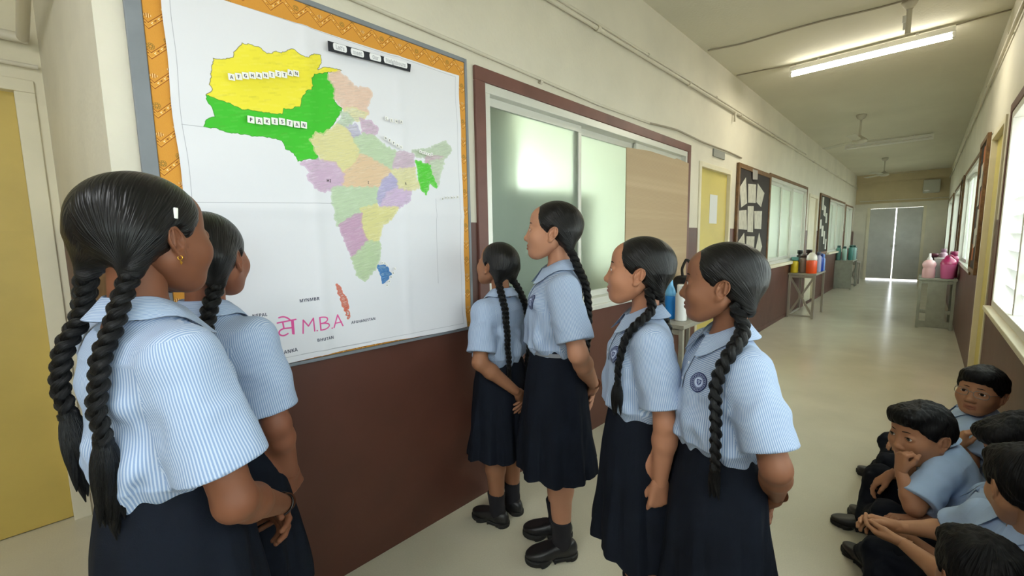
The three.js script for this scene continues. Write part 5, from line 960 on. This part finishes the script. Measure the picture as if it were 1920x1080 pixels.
// ---------------------------------------------------------------- notice boards further down
function sheetPoly(pts, x0, t, m, parent, name, label) { const s = new THREE.Shape(pts.map(([z, y]) => new THREE.Vector2(-z, y))), g = new THREE.ExtrudeGeometry(s, { depth: t, bevelEnabled: false }); g.rotateY(Math.PI / 2); return part(name, metricUV(g.translate(x0, 0, 0)), m, parent, label); }
const artTex = dataTex(128, 128, (u, v) => { const k = 0.80 + 0.10 * tile2(u, v, 3, 3) - (tile2(u, v, 14, 2) > 0.45 ? 0.10 : 0); return [k, k * 0.99, k * 0.93]; }, true, 3);
const artMat = std({ map: artTex, roughness: 0.85 });
{
  const t = thing('notice_board', 'wood-framed dark notice board with pale papers in a star pattern', 'notice board', [XL + 0.005, 0, 0]);
  part('backing', box(0.002, 0.96, -6.74, 0.014, 2.14, -5.42), std({ color: 0x35302f, roughness: 0.8 }), t);
  for (const b of [[0, 0.92, -6.79, 0.028, 2.19, -6.735], [0, 0.92, -5.425, 0.028, 2.19, -5.37], [0, 2.135, -6.735, 0.028, 2.19, -5.425], [0, 0.92, -6.735, 0.028, 0.97, -5.425]]) part('frame', box(...b, 0.004), M.wood, t);
  const P = [[[-5.45, 1.915], [-5.67, 2.05], [-5.76, 1.75], [-5.54, 1.69]], [[-5.77, 1.982], [-6.1, 2.0], [-6.12, 1.77], [-5.8, 1.758]], [[-6.17, 2.02], [-6.5, 1.92], [-6.37, 1.73], [-6.15, 1.783]], [[-5.455, 1.649], [-5.75, 1.668], [-5.81, 1.43], [-5.478, 1.435]], [[-5.792, 1.717], [-6.04, 1.728], [-6.06, 1.40], [-5.824, 1.406]], [[-6.068, 1.667], [-6.43, 1.681], [-6.425, 1.441], [-6.122, 1.444]], [[-5.484, 1.289], [-5.698, 1.393], [-5.796, 1.1], [-5.529, 1.04]], [[-5.8, 1.35], [-6.139, 1.348], [-6.143, 1.08], [-5.817, 1.09]], [[-6.183, 1.141], [-6.34, 1.394], [-6.516, 1.208], [-6.35, 1.05]]];
  P.forEach((p, i) => sheetPoly(p, 0.0145 + 0.0006 * (i % 3), 0.001, artMat, t, 'paper')); sheetPoly([[-5.88, 2.165], [-6.1, 2.17], [-6.1, 2.06], [-5.9, 2.045]], 0.0285, 0.001, std({ color: 0xa7a29c, roughness: 0.8 }), t, 'paper', 'grey title paper');
}
function poster(label, z0, z1, y0, y1, side, x, seedN, tint, orange) {
  const t = thing('notice_board', label, 'notice board', [x + side * 0.005, 0, 0]), d = side, X = (a, b) => [Math.min(d * a, d * b), Math.max(d * a, d * b)];
  const [a, b] = X(0.002, 0.014), [c, e] = X(0, 0.026); part('backing', box(a, y0 + 0.03, z0 + 0.03, b, y1 - 0.03, z1 - 0.03), std({ color: tint, roughness: 0.85 }), t);
  for (const q of [[c, y0, z0, e, y1, z0 + 0.045], [c, y0, z1 - 0.045, e, y1, z1], [c, y1 - 0.045, z0 + 0.045, e, y1, z1 - 0.045], [c, y0, z0 + 0.045, e, y0 + 0.045, z1 - 0.045]]) part('frame', box(...q, 0.004), M.wood, t);
  let s = seedN; const r = () => { s = (s * 16807) % 2147483647; return s / 2147483647; };
  for (let i = 0; i < 7; i++) { const w = 0.16 + 0.12 * r(), h = 0.16 + 0.14 * r(), cz = lerp(z0 + 0.2, z1 - 0.2, ((i * 2) % 7) / 6), cy = lerp(y0 + 0.2, y1 - 0.2, i / 6), k = (r() - 0.5) * 0.3, [p, q] = X(0.0145 + 0.0006 * (i % 3), 0.0155 + 0.0006 * (i % 3)); const g = box(p, -h / 2, -w / 2, q, h / 2, w / 2); g.rotateX(k); const m = part('paper', g, orange && i % 3 === 0 ? std({ color: 0xb0663a, roughness: 0.8 }) : artMat, t); m.position.set(0, cy, cz); }
}
poster('dark collage board between the far pale door and window on the map wall side', -11.82, -10.66, 0.95, 2.2, 1, XL, 11, 0x38372f, false);
poster('collage board with orange papers next to the pale door on the window wall', -6.6, -5.86, 0.95, 2.25, -1, XR, 23, 0x3c332b, true);
poster('narrow dark board between far windows on the window wall', -9.9, -9.3, 0.95, 2.2, -1, XR, 31, 0x352c26, false);

// ---------------------------------------------------------------- tables
function table(label, x0, x1, z0, z1, h, m, o = {}) {
  const cx = (x0 + x1) / 2, cz = (z0 + z1) / 2, w = (x1 - x0) / 2, d = (z1 - z0) / 2, t = thing('table', label, 'table', [cx, 0, cz]), b = o.leg ?? 0.032;
  part('tabletop', box(-w, h - 0.03, -d, w, h, d, 0.004), o.top ?? m, t);
  for (const sx of [-1, 1]) for (const sz of [-1, 1]) part('leg', box(sx * (w - 0.025) - b / 2, 0, sz * (d - 0.025) - b / 2, sx * (w - 0.025) + b / 2, h - 0.03, sz * (d - 0.025) + b / 2, 0.003), m, t);
  for (const sz of [-1, 1]) part('rail', box(-w + 0.025, h - 0.075, sz * (d - 0.025) - 0.012, w - 0.025, h - 0.035, sz * (d - 0.025) + 0.012, 0.003), m, t);
  if (o.cross) { part('brace', bar([-w + 0.03, h - 0.06, d - 0.025], [w - 0.03, 0.05, d - 0.025], 0.03, 0.012), m, t); part('brace', bar([w - 0.03, h - 0.06, d - 0.037], [-w + 0.03, 0.05, d - 0.037], 0.03, 0.012), m, t); part('foot_rail', box(-w + 0.03, 0.02, d - 0.037, w - 0.03, 0.05, d - 0.013, 0.003), m, t); part('foot_rail', box(-w + 0.012, 0.02, -d + 0.03, -w + 0.036, 0.05, d - 0.03, 0.003), m, t); }
  if (o.panel) part('modesty_panel', box(-w + 0.002, o.panel === 2 ? 0.06 : 0.02, d - 0.02, w - 0.002, h - 0.03, d - 0.004, 0.003), m, t);
  if (o.planks) { part('leg_panel', box(-0.09, 0.03, d - 0.03, 0.10, h - 0.03, d - 0.01, 0.003), m, t); part('foot_rail', box(-w + 0.02, 0.22, d - 0.03, w - 0.02, 0.27, d - 0.012, 0.003), m, t); part('foot_rail', box(-w + 0.02, 0.02, d - 0.03, w - 0.02, 0.11, d - 0.012, 0.003), m, t); }
  return t;
}
const tblGrey = std({ map: mottled(0x9c988b, 0.06, 6, 2), roughness: 0.45 });
table('steel-legged table with crossed braces holding an orange bottle', XL + 0.01, -1.22, -9.1, -8.2, 0.735, M.steel, { cross: 1, top: tblGrey });
table('grey desk with a solid front panel at the far left', XL + 0.01, -1.25, -14.2, -13.22, 0.715, M.greyPaint, { panel: 1 });
table('grey table with a middle panel at the right under pink bottles', -0.045, XR - 0.02, -9.2, -8.36, 0.715, M.greyPaint, { planks: 1 });
table('pale table below the cardboard sheet behind the girls', XL + 0.01, -1.20, -4.05, -2.98, 0.72, tblGrey, {});
// benches stored behind the far left desk
table('small wooden stool table beside the grey desk at the far left', -1.45, -1.24, -14.95, -14.35, 0.62, M.steel, { cross: 1 });

// ---------------------------------------------------------------- bottles
const plastic = (c, o = {}) => phy({ color: c, roughness: 0.3, clearcoat: 0.3, ...o });
function bottle(label, x, y, z, prof, bodyMat, cap, o = {}) {
  const t = thing('water_bottle', label, 'bottle', [x, y, z], o.turn ?? 0, o.group);
  part('bottle_body', lathe(prof, 28), bodyMat, t); if (cap) part('cap', lathe(cap.prof, 20), cap.mat, t);
  if (o.handle) part('handle', tube(o.handle, 0.007, 24, 8), cap?.mat ?? bodyMat, t);
  if (o.label) part('label_band', lathe([[o.label[0], o.label[1]], [o.label[0] + 0.001, o.label[1]], [o.label[0] + 0.001, o.label[2]], [o.label[0], o.label[2]]], 28), o.label[3], t);
  if (o.stripe) part('sticker', box(-0.008, o.stripe[0], o.stripe[2] - 0.001, 0.008, o.stripe[1], o.stripe[2] + 0.0015, 0.001), M.dark, t, 'black strip');
  return t;
}
const cyl = (r, h, s = 0.012) => [[0, 0], [r - 0.006, 0], [r, 0.006], [r, h - s], [r - s * 0.8, h], [r * 0.55, h + s], [r * 0.5, h + s + 0.004], [0, h + s + 0.004]];
const capP = (r, y0, h) => ({ prof: [[0, y0], [r, y0], [r, y0 + h - 0.004], [r - 0.004, y0 + h], [0, y0 + h]] });
const nt = 0.72;
bottle('blue water bottle with a paler tapered top, right behind the slanting-plait girl', -1.40, nt, -3.20, [[0, 0], [0.036, 0], [0.041, 0.006], [0.041, 0.175], [0.038, 0.185], [0, 0.186]], plastic(0x1f86d8), { prof: [[0.039, 0.182], [0.041, 0.20], [0.036, 0.225], [0.020, 0.262], [0.016, 0.298], [0.012, 0.306], [0, 0.308]], mat: plastic(0x67b4e8) });
bottle('white flask-shaped water bottle with a black strip beside the blue bottle', -1.302, nt, -3.17, [[0, 0], [0.038, 0], [0.042, 0.006], [0.042, 0.19], [0.036, 0.21], [0.030, 0.216], [0, 0.217]], plastic(0xe9e9e6), { prof: [[0.030, 0.214], [0.032, 0.216], [0.032, 0.27], [0.028, 0.276], [0, 0.277]], mat: plastic(0xf2f2ef) }, { stripe: [0.19, 0.265, 0.038], turn: 0.7 });
bottle('dark blue bottle half hidden by the nearest girl\'s chin', -1.235, nt, -3.34, cyl(0.034, 0.12), plastic(0x24408f), { ...capP(0.02, 0.13, 0.03), mat: plastic(0x24408f) });
bottle('teal-capped bottle behind the white bottle', -1.25, nt, -3.55, cyl(0.034, 0.26), plastic(0x2b6f7c), { ...capP(0.022, 0.275, 0.045), mat: plastic(0x4aa7b5) });
{ const t = thing('school_bag', 'black school bag with a looped handle standing behind the bottles', 'bag', [-1.44, nt, -3.68]); const f = (x, y, z) => smax(smax(Math.abs(x) - 0.13 + 0.1 * Math.max(0, y - 0.2) ** 1.2, Math.abs(z) - 0.085 + 0.02 * n3(x * 9, y * 9, z * 9), 0.05), Math.max(-y + 0.001, y - 0.30), 0.05); part('bag_body', netMesh(f, [-0.17, -0.02, -0.13], [0.17, 0.34, 0.13], 0.012), std({ color: 0x1b1b1e, roughness: 0.8 }), t); part('handle', tube([[-0.05, 0.27, 0.03], [-0.055, 0.36, 0.04], [-0.02, 0.44, 0.04], [0.015, 0.40, 0.035], [0.03, 0.28, 0.03]], 0.012, 30, 8), std({ color: 0x201c1b, roughness: 0.7 }), t); }
const t1 = 0.735;
bottle('yellow bottle with a teal cap on the braced table', -1.54, t1, -8.31, cyl(0.055, 0.19), plastic(0xd9c32a), { ...capP(0.05, 0.2, 0.06), mat: plastic(0x5d9a94) });
bottle('dull brown grey bottle between the yellow and the orange one', -1.43, t1, -8.36, cyl(0.05, 0.24), plastic(0x8f7d74), { ...capP(0.042, 0.255, 0.05), mat: plastic(0x4b3d3a) });
bottle('big orange bottle with a white screw lid on the braced table', -1.305, t1, -8.30, cyl(0.075, 0.215, 0.02), plastic(0xe8521b), { prof: [[0.072, 0.215], [0.074, 0.24], [0.066, 0.285], [0.045, 0.31], [0.03, 0.335], [0, 0.34]], mat: plastic(0xd9cfc4) });
bottle('dark maroon bottle behind the orange one', -1.40, t1, -8.62, cyl(0.05, 0.30), plastic(0x54272a), { ...capP(0.045, 0.315, 0.06), mat: plastic(0x2e1b1c) });
bottle('black-topped bottle at the back of the braced table', -1.53, t1, -8.62, cyl(0.045, 0.29), plastic(0x3a3433), { ...capP(0.04, 0.305, 0.06), mat: plastic(0x1f1d1d) });
bottle('pale violet bottle right of the orange bottle', -1.268, t1, -8.66, cyl(0.038, 0.27), plastic(0xa9a8c8), { ...capP(0.03, 0.285, 0.05), mat: plastic(0x55566e) });
bottle('deep blue bottle on the braced table\'s edge', -1.268, t1, -8.85, cyl(0.048, 0.24), plastic(0x2447a8), { ...capP(0.035, 0.255, 0.05), mat: plastic(0x1b2f6b) });
bottle('light blue bottle last on the braced table', -1.262, t1, -9.0, cyl(0.04, 0.22), plastic(0x86a6dd), { ...capP(0.03, 0.235, 0.05), mat: plastic(0x6f8fd0) });
for (const [x, z, c, h, l] of [[-1.56, -13.4, 0x5f9a8f, 0.30, 'dark green bottle at the wall end of the far grey desk'], [-1.44, -13.36, 0x9fc2b6, 0.28, 'pale green bottle second from the wall on the far grey desk'], [-1.33, -13.5, 0x3f7f76, 0.31, 'teal bottle in the middle of the far grey desk'], [-1.29, -13.7, 0x8fb9b5, 0.30, 'light teal bottle near the corridor edge of the far grey desk']]) bottle(l, x, 0.715, z, cyl(0.05, h), plastic(c), { ...capP(0.035, h + 0.014, 0.05), mat: plastic(0x39605a) });
{ const t = thing('cloth_bag', 'grey patterned bag at the corridor end of the far grey desk', 'bag', [-1.33, 0.715, -14.02]); const f = (x, y, z) => smax(smax(Math.abs(x) - 0.07 - 0.01 * n3(x * 20, y * 20, z * 20), Math.abs(z) - 0.12, 0.04), Math.max(-y, y - 0.32 - 0.02 * n3(x * 12, 3, z * 12)), 0.04); part('bag_body', netMesh(f, [-0.11, -0.02, -0.16], [0.11, 0.38, 0.16], 0.014), std({ map: mottled(0x6a6f6c, 0.3, 12, 3), roughness: 0.9 }), t); }
const t3 = 0.715;
bottle('pale pink bottle with a white nozzle at the left end of the right table', 0.055, t3, -8.46, [[0, 0], [0.062, 0], [0.068, 0.008], [0.068, 0.12], [0.060, 0.14], [0.068, 0.16], [0.074, 0.20], [0.06, 0.235], [0.03, 0.262], [0, 0.264]], plastic(0xe0b2b4), { prof: [[0.03, 0.26], [0.028, 0.28], [0.014, 0.30], [0.011, 0.35], [0, 0.352]], mat: plastic(0xe6e0dd) });
bottle('grey-white tumbler between the pink bottles', 0.165, t3, -8.62, [[0, 0], [0.05, 0], [0.055, 0.01], [0.064, 0.27], [0.06, 0.275], [0, 0.275]], plastic(0xa3a8a6), { ...capP(0.066, 0.272, 0.012), mat: plastic(0xd9d9d6) });
bottle('hot pink bottle with a magenta domed lid on the right table', 0.245, t3, -8.46, [[0, 0], [0.062, 0], [0.068, 0.008], [0.082, 0.20], [0.08, 0.205], [0, 0.205]], plastic(0xd2689a), { prof: [[0.084, 0.2], [0.084, 0.215], [0.07, 0.26], [0.035, 0.29], [0.02, 0.31], [0, 0.312]], mat: plastic(0xa8285f) }, { handle: [[-0.05, 0.25, 0.04], [-0.03, 0.31, 0.05], [0.02, 0.33, 0.04], [0.06, 0.28, 0.03]] });
bottle('deep magenta bottle behind the hot pink one', 0.30, t3, -8.72, cyl(0.05, 0.30), plastic(0x9c2b5c), { ...capP(0.04, 0.315, 0.06), mat: plastic(0x7b1f48) });
bottle('dark bottle with a maroon lid behind the pale pink one', 0.10, t3, -8.95, cyl(0.05, 0.27), plastic(0x3a2a2b), { ...capP(0.05, 0.285, 0.05), mat: plastic(0x5c2a38) });
bottle('pale lilac lidded bottle at the back of the right table', 0.20, t3, -9.02, cyl(0.045, 0.34), plastic(0xb694a4), { ...capP(0.03, 0.355, 0.05), mat: plastic(0x8d6c80) });
{ const t = thing('socket_box', 'white plug socket on the wall by the pale table', 'socket', [XL + 0.004, 0.70, -4.13]); part('plate', box(0, -0.04, -0.04, 0.03, 0.04, 0.04, 0.006), M.white, t); part('switch', box(0.03, -0.012, -0.015, 0.034, 0.012, 0.015, 0.002), M.cream, t); }
scene.traverse((o) => { if (o.isMesh) { o.castShadow = true; o.receiveShadow = true; } });
renderer.render(scene, camera);
